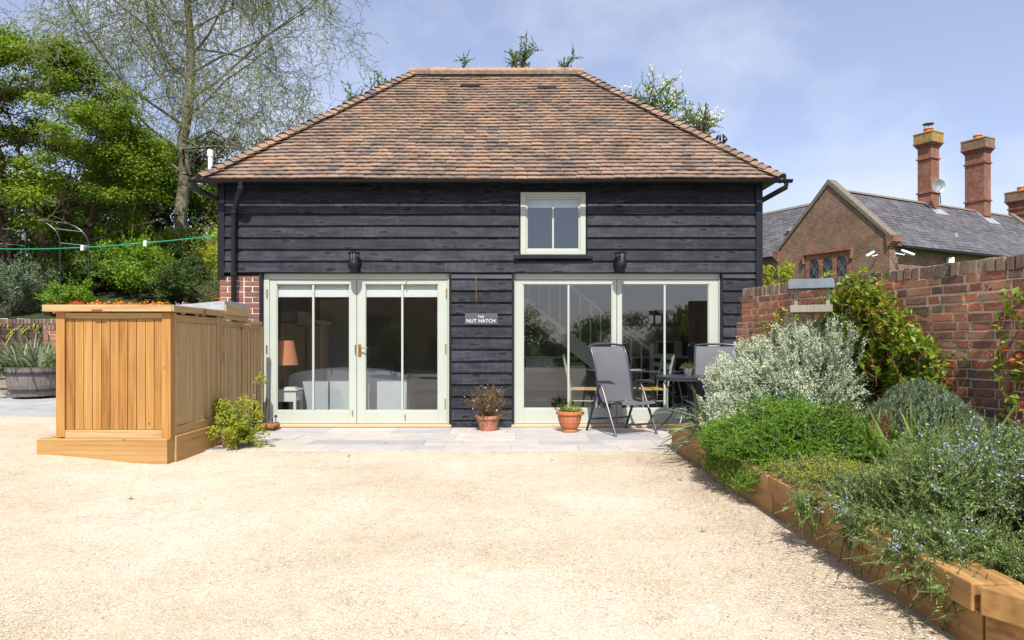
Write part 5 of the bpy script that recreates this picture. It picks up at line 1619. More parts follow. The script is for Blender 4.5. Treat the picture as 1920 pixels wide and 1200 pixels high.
# mullioned window of three arched lights
wn_ = MB()
y0, y1, z0, z1 = -.98, 1.10, 3.7, 4.82
zc = 4.36
lights = [(.44, .92), (-.20, .28), (-.84, -.36)]
ys_ = [y1] + [v for L_ in lights for v in (L_[1], L_[0])] + [y0]
frame_x = -.05
for a, b in ((lights[0][1], y1), (lights[1][1], lights[0][0]), (lights[2][1], lights[1][0]), (y0, lights[2][0])): wn_.box(frame_x, -.002, a, b, z0, z1)
for (a, b) in lights:
    c_ = (a + b) / 2; r_ = (b - a) / 2; n = 8
    arch = [(frame_x, c_ + r_ * math.cos(PI * k / n), zc + r_ * math.sin(PI * k / n) * 1.15) for k in range(n + 1)]
    wn_.prism(arch + [(frame_x, a, z1), (frame_x, b, z1)], (.048, 0, 0))
old_win = wn_.build('window', M['chimney_brick'], oh)
MB().box(-.13, -.002, y0 - .12, y1 + .12, z1 + .0, z1 + .09).build('hood_mould', M['chimney_brick'], old_win)
for yy in (y0 - .12, y1 + .04): MB().box(-.12, -.002, yy, yy + .08, z1 - .35, z1).build('hood_stop', M['chimney_brick'], old_win)
for (a, b) in lights:
    pn = MB().box(-.012, -.003, a, b, z0, zc + .3).build('glass_pane', M['pane_dark'], old_win)
    lead = MB()
    for k in range(-4, 9):
        for sg in (1, -1):
            ya = a; za = z0 + k * .16
            p, q = (a, za), (b, za + sg * (b - a) * 1.5)
            if min(p[1], q[1]) < z0 or max(p[1], q[1]) > zc + .22: continue
            lead.tube([(-.018, p[0], p[1]), (-.018, q[0], q[1])], .009, 3)
    lead.build('lead_lattice', M['steel'], old_win)
def chimney(x, wx, wy, z0, z1, lich, pots):
    c = MB()
    c.box(x - wx, x + wx, -wy, wy, z0, z1 - .55)
    for (zz, g_, h_) in ((z0 + .75, .05, .07), (z0 + 1.5, .05, .07), (z1 - 1.15, .05, .07), (z1 - .62, .04, .07), (z1 - .54, .09, .07), (z1 - .46, .14, .07)):
        c.box(x - wx - g_, x + wx + g_, -wy - g_, wy + g_, zz, zz + h_ - .004)
    ch = c.build('chimney', M['chimney_brick'], oh)
    MB().box(x - wx - .12, x + wx + .12, -wy - .12, wy + .12, z1 - .39, z1).build('chimney_cap', M['lichen'] if lich else M['far_brick'], ch)
    MB().prism([(x - wx - .14, -wy - .14, z1 + .001), (x + wx + .14, -wy - .14, z1 + .001), (x + wx + .14, wy + .14, z1 + .001), (x - wx - .14, wy + .14, z1 + .001)], (0, 0, .05)).build('cap_lichen', M['lichen'], ch)
    MB().lathe([(.20, 0), (.17, .18), (.21, .2), (.18, .26)], (x, 0, z1 + .05), 14).build('chimney_pot', M['terracotta'], ch, smooth=True)
    if pots:
        for k in range(4):
            a = k * PI / 2 + .4
            MB().tube([(x + .15 * math.cos(a), .15 * math.sin(a), z1 + .3), (x + .15 * math.cos(a), .15 * math.sin(a), z1 + .48)], .012, 4).build('cowl_post', M['steel'], ch)
        MB().lathe([(.24, 0), (.22, .03), (.0, .06)], (x, 0, z1 + .48), 14).build('cowl_cap', M['dark_wood'], ch)
    MB().prism([(x - wx - .2, -wy - .35, 4.80 + .9263 * (2.85 - wy - .35) + .035), (x + wx + .2, -wy - .35, 4.80 + .9263 * (2.85 - wy - .35) + .035), (x + wx + .1, -.05, 7.45), (x - wx - .1, -.05, 7.45)], (0, .0, .02)).build('lead_flashing', M['lead'], ch)
chimney(6.75, .30, .31, 6.4, 10.6, True, True)
chimney(10.7, .28, .44, 6.4, 10.85, False, False)
chimney(14.6, .36, .42, 6.4, 8.75, False, False)
for s in (-1,):
    MB().prism([(13.5, s * 2.9, 4.95), (13.5, 0, 7.64), (13.5, 0, 7.40), (13.5, s * 2.9, 4.70)], (.42, 0, 0)).build('gable_coping', M['coping'], oh)
box('lead_valley', M['lead'], roof2, 8.6, 8.75, -.3, -.26, 7.2, 7.24)
oh.location = (13, 28, 0); oh.rotation_euler = (0, 0, math.radians(27.6))
def oldh(x, y, z_):  # local point on that house to scene
    a = math.radians(27.6); return Vector((13 + x * math.cos(a) - y * math.sin(a), 28 + x * math.sin(a) + y * math.cos(a), z_))
sdp = oldh(6.2, -.75, 8.05)
sd = thing('satellite_dish', 'grey satellite dish beside the left tall chimney on the slate roof', 'satellite dish', tuple(sdp))
dm = MB().lathe([(.0, .0), (.15, -.02), (.30, -.08), (.305, -.075), (.15, -.01)], tuple(sdp), 20, axis='y').build('dish', M['steel'], sd, smooth=True)
MB().tube([sdp + Vector((0, .02, 0)), sdp + Vector((.15, .1, -.3)), sdp + Vector((.2, .12, -.75))], .025, 6).build('mast', M['metal_dark'], sd)
MB().tube([sdp + Vector((0, 0, -.25)), sdp + Vector((-.05, -.4, -.1))], .015, 5).build('feed_arm', M['metal_dark'], sd)
def cctv(label, p, aim):
    t = thing('security_camera', label, 'security camera', tuple(p), 'white security cameras at the corner of the old brick house')
    a = Vector(aim).normalized()
    MB().tube([p, p + a * .18, p + a * .46, p + a * .47], [.04, .055, .055, .045], 10).build('camera_body', M['white_gloss'], t, smooth=True)
    MB().tube([p + a * .15, p + Vector((0, 0, -.14)) + a * .1, p + Vector((0, 0, -.2)) - a * .22], .025, 6).build('wall_bracket', M['white_gloss'], t)
q = oldh(-.25, -2.15, 4.60)
cctv('white security camera on the gable wall of the old house pointing down left', q, (-.75, -.35, -.38))
q = oldh(.25, -2.9, 4.60)
cctv('white security camera on the side wall of the old house pointing down right', q, (.75, -.3, -.38))
q = oldh(3.6, -2.75, 4.35)
lb = box('wall_lamp', M['white'], None, q.x - .12, q.x + .12, q.y - .12, q.y + .08, q.z - .22, q.z + .18, bevel=.02); tag(lb, 'pale box lamp on the side wall of the old house under the eaves', 'wall lamp')

# ================================================================== TERRACE, STEPS, BANK (left)
terr = MB().prism([(-16, 9.60, .195), (-3.9, 9.60, .13), (-3.9, 12.6, .16), (-16, 12.6, .22)], (0, 0, -.5)).build('terrace_paving', M['paving'], None); terr['kind'] = 'structure'
stp = thing('garden_steps', None, None, (-9.6, 13, .2)); stp['kind'] = 'structure'
for i in range(4):
    box('riser', M['old_stone'], stp, -10.9 + .0, -8.95 + (.0 if i < 2 else .1), 12.55 + i * .30, 14.2, .20 + i * .17 - .15, .20 + (i + 1) * .17 - .045)
    box('tread', M['old_stone'], stp, -10.95, -8.9 + (.0 if i < 2 else .1), 12.52 + i * .30, 12.84 + i * .30, .20 + (i + 1) * .17 - .043, .20 + (i + 1) * .17, bevel=.01)
def brick_wall(name, label, x0, x1, y, z0, courses, mort='mortar', dark=False):
    t = thing(name, label, 'wall', ((x0 + x1) / 2, y + .1, z0))
    h = courses * .075
    box('mortar_core', M[mort], t, x0 + .006, x1 - .006, y + .008, y + .22, z0 - .3, z0 + h - .004)
    tm = [brick_template(.215, .065, .07, 200 + s) for s in range(3)] + [brick_template(.1025, .065, .07, 210 + s) for s in range(3)] + [brick_template(.065, .105, .22, 220 + s) for s in range(2)]
    sp = []
    for c in range(courses):
        x = x0; k = c % 2
        while x < x1 - .04:
            w = .1025 if (k % 2) else .215
            if x + w > x1 + .03: w = .1025
            if x + w > x1 + .03: break
            sp.append((1, (3 + rnd.randrange(3)) if w < .15 else rnd.randrange(3), 'brick_dark' if dark else 'brick', frame_mx(Vector((x + w / 2, y + rnd.uniform(-.004, .004), z0 + .0375 + .075 * c)), (1, 0, 0), (0, 1, 0), (0, 0, 1))))
            x += w + .011; k += 1
    x = x0
    while x < x1 - .03:
        sp.append((1, 6 + rnd.randrange(2), 'brick_grey', frame_mx(Vector((x + .035, y - .004, z0 + h + .055)), (1, 0, 0), (0, 1, 0), (0, 0, 1)))); x += .077
    place_pieces(sp, tm, None, t, 'brick', 300, 'further_bricks')
    return t
brick_wall('retaining_wall', 'red brick retaining wall end behind the half barrel', -8.93, -7.0, 13.0, .2, 16)
brick_wall('retaining_wall', 'mossy brick retaining wall behind the garden steps, shade painted into its colour', -12.5, -8.95, 14.25, .2, 18, mort='bark', dark=True)  # dark brick and mortar colours carry the shade here besides the moss
side_rw = box('retaining_wall_return', M['brick'], None, -8.93, -8.71, 13.225, 14.24, .2, 1.44); side_rw.name = 'retaining_wall'; tag(side_rw, 'short return of the red brick retaining wall running back beside the steps', 'wall')
def bankz(x, y):
    base = 1.55 + max(0, y - 14) * .28
    base = min(base, 3.6)
    f = min(1, max(0, (-x - 3.2) / 2.0))
    return base * f + .0 * (1 - f) + .15 * mn.noise(Vector((x * .5, y * .5, 0)))
grid('planted_bank', M['bank'], -40, -3.0, 14.4, 60, 74, 80, bankz)
grid('planted_bank_front', M['bank'], -8.70, -4.2, 13.25, 14.5, 14, 8, lambda x, y: 1.5 if x < -4.4 else .2)
grid('planted_bank_left', M['bank'], -40, -9.0, 14.5, 14.9, 30, 4, lambda x, y: 1.45)
brick_wall('retaining_wall', 'low brick retaining wall hidden behind the bin store', -7.0, -4.3, 13.0, .2, 14)

# ---------------------------------------------------------------- trees
def limb_tree(P, R, n_tw, depth):
    pass
def skeleton(base, top, nl, r0, spread, up, levels=(7, 6, 5), seed=3, h0=.3, droop=0.0, wig=.18, scale=1.0):
    """returns segment arrays of a branching tree, and the twig end points"""
    g = np.random.default_rng(seed)
    segs = []; tips = []
    def grow(p, d, L, r, lev):
        n = 5
        q = np.array(p, float); dd = np.array(d, float)
        pts = [q.copy()]
        for i in range(n):
            dd = dd + g.normal(size=3) * wig + np.array([0, 0, up * (.12 if lev < 2 else -.0) - droop * (.30 if lev >= 2 else .06)])
            dd /= np.linalg.norm(dd)
            q = q + dd * L / n
            pts.append(q.copy())
            ra = r * (1 - .72 * i / n); rb = r * (1 - .72 * (i + 1) / n)
            segs.append((pts[-2], pts[-1], ra, rb))
        if lev >= len(levels):
            tips.extend(pts[1:]); return
        m = levels[lev]
        for k in range(m):
            t = .2 + .8 * (k + g.random()) / m
            i = min(n - 1, int(t * n))
            o = pts[i] + (pts[i + 1] - pts[i]) * (t * n - i)
            ax = g.normal(size=3); ax -= ax.dot(dd) * dd; ax /= np.linalg.norm(ax)
            nd = dd * .55 + ax * .9; nd /= np.linalg.norm(nd)
            grow(o, nd, L * (.62 - .12 * t) * (.8 + .4 * g.random()), r * .42 * (1.1 - .5 * t), lev + 1)
    base = np.array(base, float); top = np.array(top, float)
    n = 12; pts = [base + (top - base) * i / n + (g.normal(size=3) * .09 * scale if 0 < i else 0) for i in range(n + 1)]
    for i in range(n): segs.append((pts[i], pts[i + 1], r0 * (1 - .80 * i / n), r0 * (1 - .80 * (i + 1) / n)))
    tr = len(segs)
    for k in range(nl):
        t = h0 + (1 - h0) * (k + .5) / nl
        i = min(n - 1, int(t * n)); o = pts[i] + (pts[i + 1] - pts[i]) * (t * n - i)
        a = k * 2.4 + g.random()
        d = np.array([math.cos(a) * 1, math.sin(a) * .8, .55 * up + .25 * t]); d /= np.linalg.norm(d)
        grow(o, d, spread * (1.15 - .45 * t) * (.8 + .35 * g.random()), r0 * .25 * (1.1 - .6 * t), 0)
    return segs, tr, np.array(tips)
def segmesh(segs, k):
    P0 = np.array([s[0] for s in segs]); P1 = np.array([s[1] for s in segs])
    return seg_tubes(P0, P1, np.array([s[2] for s in segs]), np.array([s[3] for s in segs]), k)

# tall budding tree
bt0 = thing('budding_tree', 'tall pale limbed tree just coming into leaf behind the left end of the barn', 'tree', (-9.75, 20, 3.0))
sg, ntr, tips = skeleton((-9.75, 20, 2.8), (-9.3, 20.2, 15.5), 38, .20, 4.9, .75, levels=(8, 7, 5), seed=11, h0=.22, droop=.30, wig=.27)
foliage('trunk', [segmesh(sg[:ntr], 12)], [M['bark_pale']], bt0)
big = [s for s in sg[ntr:] if s[2] > .022]; small = [s for s in sg[ntr:] if s[2] <= .022]
foliage('limbs', [segmesh(big, 5)], [M['bark_pale']], bt0)
small = [(a, b, max(c, .0055), max(d_, .0045)) for a, b, c, d_ in small]
V, F = segmesh(small, 3); np_obj('twigs', V, F, M['twig_pale'], bt0, 'stuff')
ti = tips[rng.choice(len(tips), min(len(tips), 60000), replace=False)]
V, F = leaves(ti, rdir(len(ti), .4), rdir(len(ti)), .055 + .055 * rng.random(len(ti)), .026); np_obj('buds', V, F, M['leaf_bud'], bt0, 'stuff')

# big maple at the left
mp = thing('maple_tree', 'spreading bright green maple with layered leaves at the far left', 'tree', (-12.6, 16.8, 2.0))
sg, ntr, tips = skeleton((-12.4, 16.8, 1.9), (-12.9, 17.0, 7.2), 12, .20, 3.0, .5, levels=(4, 4), seed=5, h0=.28)
foliage('trunk', [segmesh(sg, 6)], [M['bark']], mp)
sg2, ntr, _ = skeleton((-11.2, 16.4, 1.9), (-12.0, 16.8, 6.2), 8, .15, 2.2, .6, levels=(4,), seed=8, h0=.3)
sg3, ntr, _ = skeleton((-11.0, 16.6, 1.9), (-9.8, 16.8, 5.8), 8, .13, 2.0, .6, levels=(4,), seed=9, h0=.35)
foliage('trunk', [segmesh(sg2, 6)], [M['bark']], mp); foliage('trunk', [segmesh(sg3, 6)], [M['bark']], mp)
cl = []
g = np.random.default_rng(21)
for i in range(230):
    a = g.random() * 2 * PI; u = g.random()
    zc_ = 3.9 + 4.5 * u
    R = 3.3 * math.sqrt(max(.05, 1 - ((zc_ - 5.6) / 3.0) ** 2)) * (.55 + .45 * math.sqrt(g.random()))
    cl.append((-12.35 + R * math.cos(a), 16.9 + R * .85 * math.sin(a), zc_ + .12 * g.normal(), (.36 + .42 * g.random()), .46))
foliage('crown', [crown_leaves(cl, 150000, .070, .052, up=1.1, hollow=.2)], [M['leaf_maple']], mp)

def tree(label, base, h, rad, n, L, W, mat, nclump=30, rc=.6, name='tree', group='trees standing behind the planted bank', trunk=.16, hollow=.35, flat=.8, low=-.8):
    t = thing(name, label, 'tree', base, group)
    c = (base[0], base[1], base[2] + h - rad[2])
    foliage('crown', [crown_leaves(shell_clumps(c, rad, nclump, rc, flat, low, .25, .5), n, L, W, .5, hollow)], [M[mat]], t)
    sg, _, _ = skeleton((base[0], base[1], base[2] - .1), (c[0] + .2, c[1], c[2] + rad[2] * .4), 7, trunk, min(rad[0], rad[2]) * .9, .6, levels=(3,), seed=int(abs(base[0] * 7)) + 1, h0=.35)
    foliage('trunk', [segmesh(sg, 6)], [M['bark']], t)
    return t
tree('leafy tree between the maple and the tall budding tree', (-10.9, 21.5, 2.9), 4.9, (1.9, 1.3, 2.0), 18000, .09, .06, 'leaf_bright', 34, .55)
tree('olive green tree with wispy crown low behind the budding tree trunk', (-9.0, 22.5, 3.2), 4.4, (1.9, 1.3, 1.9), 15000, .10, .06, 'leaf_olive', 34, .5)
tree('bright green tree showing over the left eave of the barn', (-7.0, 23.0, 3.2), 4.6, (2.4, 1.4, 1.7), 15000, .11, .08, 'leaf_bright', 30, .5)
tree('leafy small tree against the left corner of the barn', (-6.2, 19.0, 2.8), 2.9, (1.8, 1.2, 1.5), 16000, .07, .045, 'leaf_mid', 30, .5, trunk=.1)
tree('small dark tree under the maple canopy', (-12.4, 23.0, 3.2), 4.2, (2.6, 1.4, 2.0), 15000, .12, .08, 'leaf_dark', 30, .6)
tree('shady tree at the far left edge below the maple', (-16.5, 24.0, 3.2), 3.6, (2.4, 1.4, 1.7), 11000, .13, .09, 'leaf_dark', 26, .6)
# slim bare saplings under the maple
for i, (x, y, h_) in enumerate(((-10.5, 18.2, 3.2), (-10.15, 18.6, 3.6), (-11.7, 19.0, 3.3), (-9.4, 17.9, 2.6))):
    s_ = thing('sapling', ('slim leaning bare sapling nearest the maple trunks', 'slim bare sapling standing straight right of the maple', 'slim dark sapling behind the maple trunks', 'short slim sapling in the shrubs right of the maple')[i], 'sapling', (x, y, 1.8), 'slim saplings on the shaded bank')
    sg, nt, tp = skeleton((x, y, 1.8), (x + rnd.uniform(-.3, .3), y, 1.8 + h_), 5, .04, .9, .7, levels=(3,), seed=40 + i, h0=.4, scale=.4)
    foliage('trunk', [segmesh(sg, 5)], [M['bark']], s_)

# far wood closing the horizon
def wood(name, label, x0, x1, y, zb, h, n, mat, rc=1.2, L=.22, cnt=None, depth=2.0):
    cl = []
    for i in range(cnt or 60):
        x = rnd.uniform(x0, x1); hh = h * (.62 + .38 * mn.noise(Vector((x * .23, y, 0))) + .0)
        cl.append((x, y + rnd.uniform(-depth, depth), zb + rnd.uniform(.05, 1) * hh, rc * rnd.uniform(.6, 1.3), .8))
    V, F = crown_leaves(cl, n, L, L * .7, .5, .3)
    o = np_obj(name, V, F, M[mat], None, 'stuff'); tag(o, label, 'trees')
wood('distant_wood', 'dark mass of woodland closing the view behind the bank on the left', -40, -5, 36, 3.0, 4.6, 26000, 'leaf_dark', 1.5, .30, 90, 3)
# shrubs that show over the roof
def topbush(label, px, py, Y, rw, rh, n, mat, fl=None, nst=16, base=None):
    c_ = at(px, py, Y)
    t = thing('roofline_shrub', label, 'shrub', (c_.x, Y, c_.z - rh), 'shrub tops showing above the barn roof')
    a = rng.random(nst) * 2 * PI; 
    P0 = np.tile([[c_.x, Y, c_.z - rh * 1.15]], (nst, 1)) + rng.normal(size=(nst, 3)) * [rw * .25, .2, 0]
    P2 = np.stack([c_.x + (rng.random(nst) * 2 - 1) * rw, Y + rng.normal(size=nst) * .3, c_.z + rh * (rng.random(nst) * 1.6 - .6)], 1)
    P1 = (P0 + P2) / 2 + rng.normal(size=P0.shape) * .1 + [0, 0, .1]
    tw0 = curve_pts(P0, P1, P2, np.linspace(.35, 1, 7)).reshape(-1, 3)
    Tp = tw0 + rdir(len(tw0), .5) * .28
    parts_ = [stem_leaves(tw0, (tw0 + Tp) / 2, Tp, 8, .075, .045, .8), stem_leaves(P0, P1, P2, 14, .08, .05, .8, t0=.3), stems_mesh(P0, P1, P2, .02, .006, 4, 3), stems_mesh(tw0, (tw0 + Tp) / 2, Tp, .006, .003, 2, 3)]
    foliage('branches', parts_, [M[mat], M[mat], M['bark'], M['bark']], t)
    if fl:
        k = rng.choice(len(Tp), len(Tp) // 2); q = Tp[k]
        q = np.repeat(q, 6, 0) + rng.normal(size=(len(q) * 6, 3)) * .05
        foliage('blossom', [leaves(q, rdir(len(q)), rdir(len(q)), .05, .05)], [M[fl]], t)
    # stem down behind the house to the ground
    MB().tube([(c_.x, Y + .1, 0.0), (c_.x + .1, Y, (c_.z - rh) / 2), (c_.x, Y, c_.z - rh * 1.0)], [.09, .07, .03], 7).build('trunk', M['bark'], t)
topbush('bushy sprig of leaves standing above the middle of the roof ridge', 972, 112, 16.5, .46, .40, 0, 'leaf_mid', nst=11)
topbush('small leafy tip just above the right end of the ridge', 1064, 128, 16.5, .14, .12, 0, 'leaf_mid', nst=4)
topbush('tiny shoot poking above the left part of the ridge', 869, 126, 16.5, .05, .12, 0, 'leaf_mid', nst=2)
topbush('white blossomed branches spreading from the upper right hip', 1215, 185, 15.5, .75, .42, 0, 'leaf_bright', 'petal_white', nst=17)
topbush('leafy hawthorn top above the middle of the right hip', 1292, 226, 15.5, .70, .38, 0, 'leaf_bright', 'petal_white', nst=14)
topbush('fine twigged bush beside the black cowl on the right hip', 1312, 240, 15.0, .35, .30, 0, 'leaf_olive', nst=10)
topbush('thin upright shoots above the left hip', 655, 185, 15.5, .18, .30, 0, 'leaf_mid', nst=5)
topbush('slender leaning shoots left of the ridge above the hip', 712, 165, 15.5, .22, .30, 0, 'leaf_mid', nst=4)

# bright shrub behind the wall next to the barn
shrub('golden green shrub behind the garden wall beside the barn corner', 'shrub', (5.55, 14.2, 0), (.46, .4, 1.72), 10000, .065, .035, 'leaf_lime', name='golden_shrub', nclump=50, rc=.22, low=-1)
for o_ in bpy.data.objects:
    if o_.get('label', '').startswith('golden green'): o_.location.z = -.02

# ---------------------------------------------------------------- planted bank (left)
bank = [
 # label, x, y, rx, rz, mat, n, L, W, flowers
 ('grey green feathery shrub at the far left above the dark wall', -10.9, 14.9, .75, .75, 'leaf_lavender', 9000, .07, .018, None),
 ('fresh green mound beside the blue flowers at the left', -9.75, 15.0, .55, .42, 'leaf_bright', 7000, .05, .03, None),
 ('glossy shrub behind the metal arch', -10.4, 16.6, .9, .8, 'leaf_mid', 8000, .07, .045, None),
 ('loose green shrub with pale tips behind the wallflowers', -8.9, 16.2, .9, .75, 'leaf_bright', 8000, .06, .04, None),
 ('spiky dark green shrub above the middle of the bin store', -7.7, 16.0, .75, .70, 'leaf_dark', 8000, .10, .02, None),
 ('airy light green shrub right of the spiky shrub', -6.75, 16.4, .8, .85, 'leaf_lime', 8000, .055, .035, None),
 ('brownish twiggy heather beside the barn corner', -5.9, 14.7, .85, .50, 'leaf_olive', 8000, .06, .012, None),
 ('bright leafy shrub against the barn corner', -5.15, 15.2, .50, .95, 'leaf_bright', 7000, .05, .035, None),
 ('tall sunlit shrub with pale yellow green leaves below the clothes line', -7.2, 18.2, 1.0, .9, 'leaf_lime', 8000, .08, .05, None),
 ('tall lime tinted shrub at the foot of the maple trunks', -11.9, 18.8, 1.0, .9, 'leaf_bright', 7000, .09, .06, None),
 ('yellow green shrub under the maple beside the saplings', -10.0, 19.2, .9, .85, 'leaf_lime', 5000, .07, .05, None),
 ('deep green shrub at the base of the pale tree trunk', -8.9, 18.9, .9, .7, 'leaf_mid', 7000, .08, .05, None),
 ('leafy shrub right of the pale tree trunk', -7.9, 20.2, .9, 1.0, 'leaf_bright', 7000, .09, .06, None),
 ('mid green shrub at the left edge behind the feathery shrub', -13.4, 17.4, 1.1, .9, 'leaf_mid', 8000, .08, .05, 'petal_white'),
 ('broad mid green shrub in the back row above the bin store lid', -9.6, 17.4, .9, .7, 'leaf_bright', 7000, .07, .05, None),
 ('tall leafy shrub in the back row near the barn', -6.0, 17.6, .9, 1.0, 'leaf_bright', 8000, .08, .05, None),
]
for lab, x, y, rx, rz, mat, n_, L_, W_, fl_ in bank:
    z_ = bankz(x, y) if y > 14.4 else 1.34
    shrub(lab, 'shrub', (x, y, z_ - .05), (rx, rx * .8, rz), n_, L_, W_, mat, flowers=(fl_, 260, .05) if fl_ else None, nclump=26, rc=rx * .32, group='shrubs on the planted bank')
def flower_patch(label, x0, x1, y0, y1, z_, n_, petal, leaf, h, s, name='flower_clump', cat='flowers'):
    t = thing(name, label, cat, ((x0 + x1) / 2, (y0 + y1) / 2, z_), 'flower clumps along the top of the bank')
    P0 = np.stack([x0 + (x1 - x0) * rng.random(n_), y0 + (y1 - y0) * rng.random(n_), np.full(n_, z_)], 1)
    P2 = P0 + rdir(n_, 2.2) * (h * (.6 + .5 * rng.random(n_)))[:, None]; P1 = (P0 + P2) / 2
    foliage('stems_and_leaves', [stem_leaves(P0, P1, P2, 12, .06, .018, .8), stems_mesh(P0, P1, P2, .004, .003, 2, 3)], [M[leaf], M['stem']], t)
    q = np.repeat(P2, 7, 0) + rng.normal(size=(n_ * 7, 3)) * [.03, .03, .025]
    foliage('blooms', [leaves(q, rdir(len(q), .5), rdir(len(q), 1), s, s, .1)], [M[petal]], t, 'stuff')
flower_patch('orange wallflowers above the left half of the bin store', -8.6, -7.6, 13.3, 14.0, 1.5, 130, 'petal_orange', 'leaf_mid', .44, .045)
flower_patch('yellow orange wallflowers above the middle of the bin store', -7.6, -6.7, 13.3, 14.0, 1.5, 120, 'petal_orange', 'leaf_mid', .42, .04)
flower_patch('red wallflowers at the left end of the flower row', -8.9, -8.4, 13.4, 13.9, 1.5, 60, 'petal_red', 'leaf_mid', .42, .045)
flower_patch('scattered mauve flowers above the right end of the bin store', -6.6, -5.9, 13.4, 14.0, 1.5, 60, 'petal_mauve', 'leaf_mid', .42, .04)
flower_patch('blue bells beside the green mound above the wall', -9.6, -8.9, 14.5, 14.9, 1.45, 70, 'petal_mauve', 'leaf_strap', .30, .04)
flower_patch('a few orange flowers at the right end above the felt roof', -5.9, -5.0, 13.4, 13.9, 1.5, 30, 'petal_orange', 'leaf_bright', .5, .04)
sg_ = thing('strap_leaf_clump', 'arching pale strap leaves hanging over the dark wall at the left', 'plant', (-10.0, 14.45, 1.4))
P0 = np.stack([-11 + 2.3 * rng.random(120), np.full(120, 14.5), np.full(120, 1.45)], 1)
foliage('blades', [straps(P0, unit(rdir(120, .9) + np.array([.2, -.5, 0])), .55, .03, .35)], [M['leaf_lime']], sg_)

# metal arch, washing line with pegs
ar = thing('garden_arch', 'thin grey metal hoop arch in the flower bed at the left', 'garden arch', (-10.3, 15.3, 1.45))
for dy_, dx_ in ((0, 0), (.45, .35)):
    P = []
    R_ = .72; cx_, zc_ = -10.65 + dx_, 3.35
    P += [(cx_ + R_, 15.0 + dy_, 1.45), (cx_ + R_, 15.0 + dy_, zc_)]
    for k in range(1, 13): a = PI * k / 13; P.append((cx_ + R_ * math.cos(a), 15.0 + dy_, zc_ + R_ * .75 * math.sin(a)))
    P += [(cx_ - R_, 15.0 + dy_, zc_), (cx_ - R_, 15.0 + dy_, 1.45)]
    MB().tube(P, .009, 6).build('hoop', M['metal_dark'], ar, smooth=True)
for k in range(6):
    a = PI * k / 5
    MB().tube([(-10.65 + .72 * math.cos(a), 15.0, 3.35 + .54 * math.sin(a)), (-10.30 + .72 * math.cos(a), 15.45, 3.35 + .54 * math.sin(a))], .010, 5).build('cross_bar', M['steel'], ar)
fdp = at(45, 443, 15.0)
bf = thing('bird_feeder', 'small bird feeder hanging from the metal arch', 'bird feeder', tuple(fdp))
MB().lathe([(.05, 0), (.055, .01), (.04, .02), (.04, .12), (.055, .13), (.0, .16)], (fdp.x, fdp.y, fdp.z - .08), 10).build('feeder_body', M['steel'], bf)
MB().tube([(fdp.x, fdp.y, fdp.z + .07), (fdp.x, fdp.y, fdp.z + .24)], .004, 4).build('hanging_wire', M['steel'], bf)
ln = thing('washing_line', 'green plastic washing line strung across the garden to the barn corner', 'washing line', (-7, 13, 3))
A_ = at(-160, 459, 13.5); B_ = at(411, 442, 10.4)
LP = [A_.lerp(B_, t) + Vector((0, 0, -.14 * math.sin(PI * t))) for t in np.linspace(0, 1, 14)]
MB().tube(LP, .009, 5).build('line', M['rope'], ln)
def on_line(px):
    best = min((abs(960 + 1280 * (A_.lerp(B_, t)).x / (A_.lerp(B_, t)).y - px), t) for t in np.linspace(0, 1, 400))[1]
    return A_.lerp(B_, best) + Vector((0, 0, -.14 * math.sin(PI * best)))
for i, px in enumerate((155, 272)):
    p = on_line(px)
    o = MB().prism([(p.x - .026, p.y - .01, p.z - .05), (p.x + .022, p.y - .01, p.z - .045), (p.x + .026, p.y - .01, p.z + .035), (p.x - .022, p.y - .01, p.z + .04)], (0, .03, 0)).build('clothes_peg', M['white'], None)
    tag(o, ('pale peg on the green washing line left of the tree trunk', 'pale peg on the green washing line nearest the pale tree trunk')[i], 'clothes peg', 'pale pegs on the washing line')

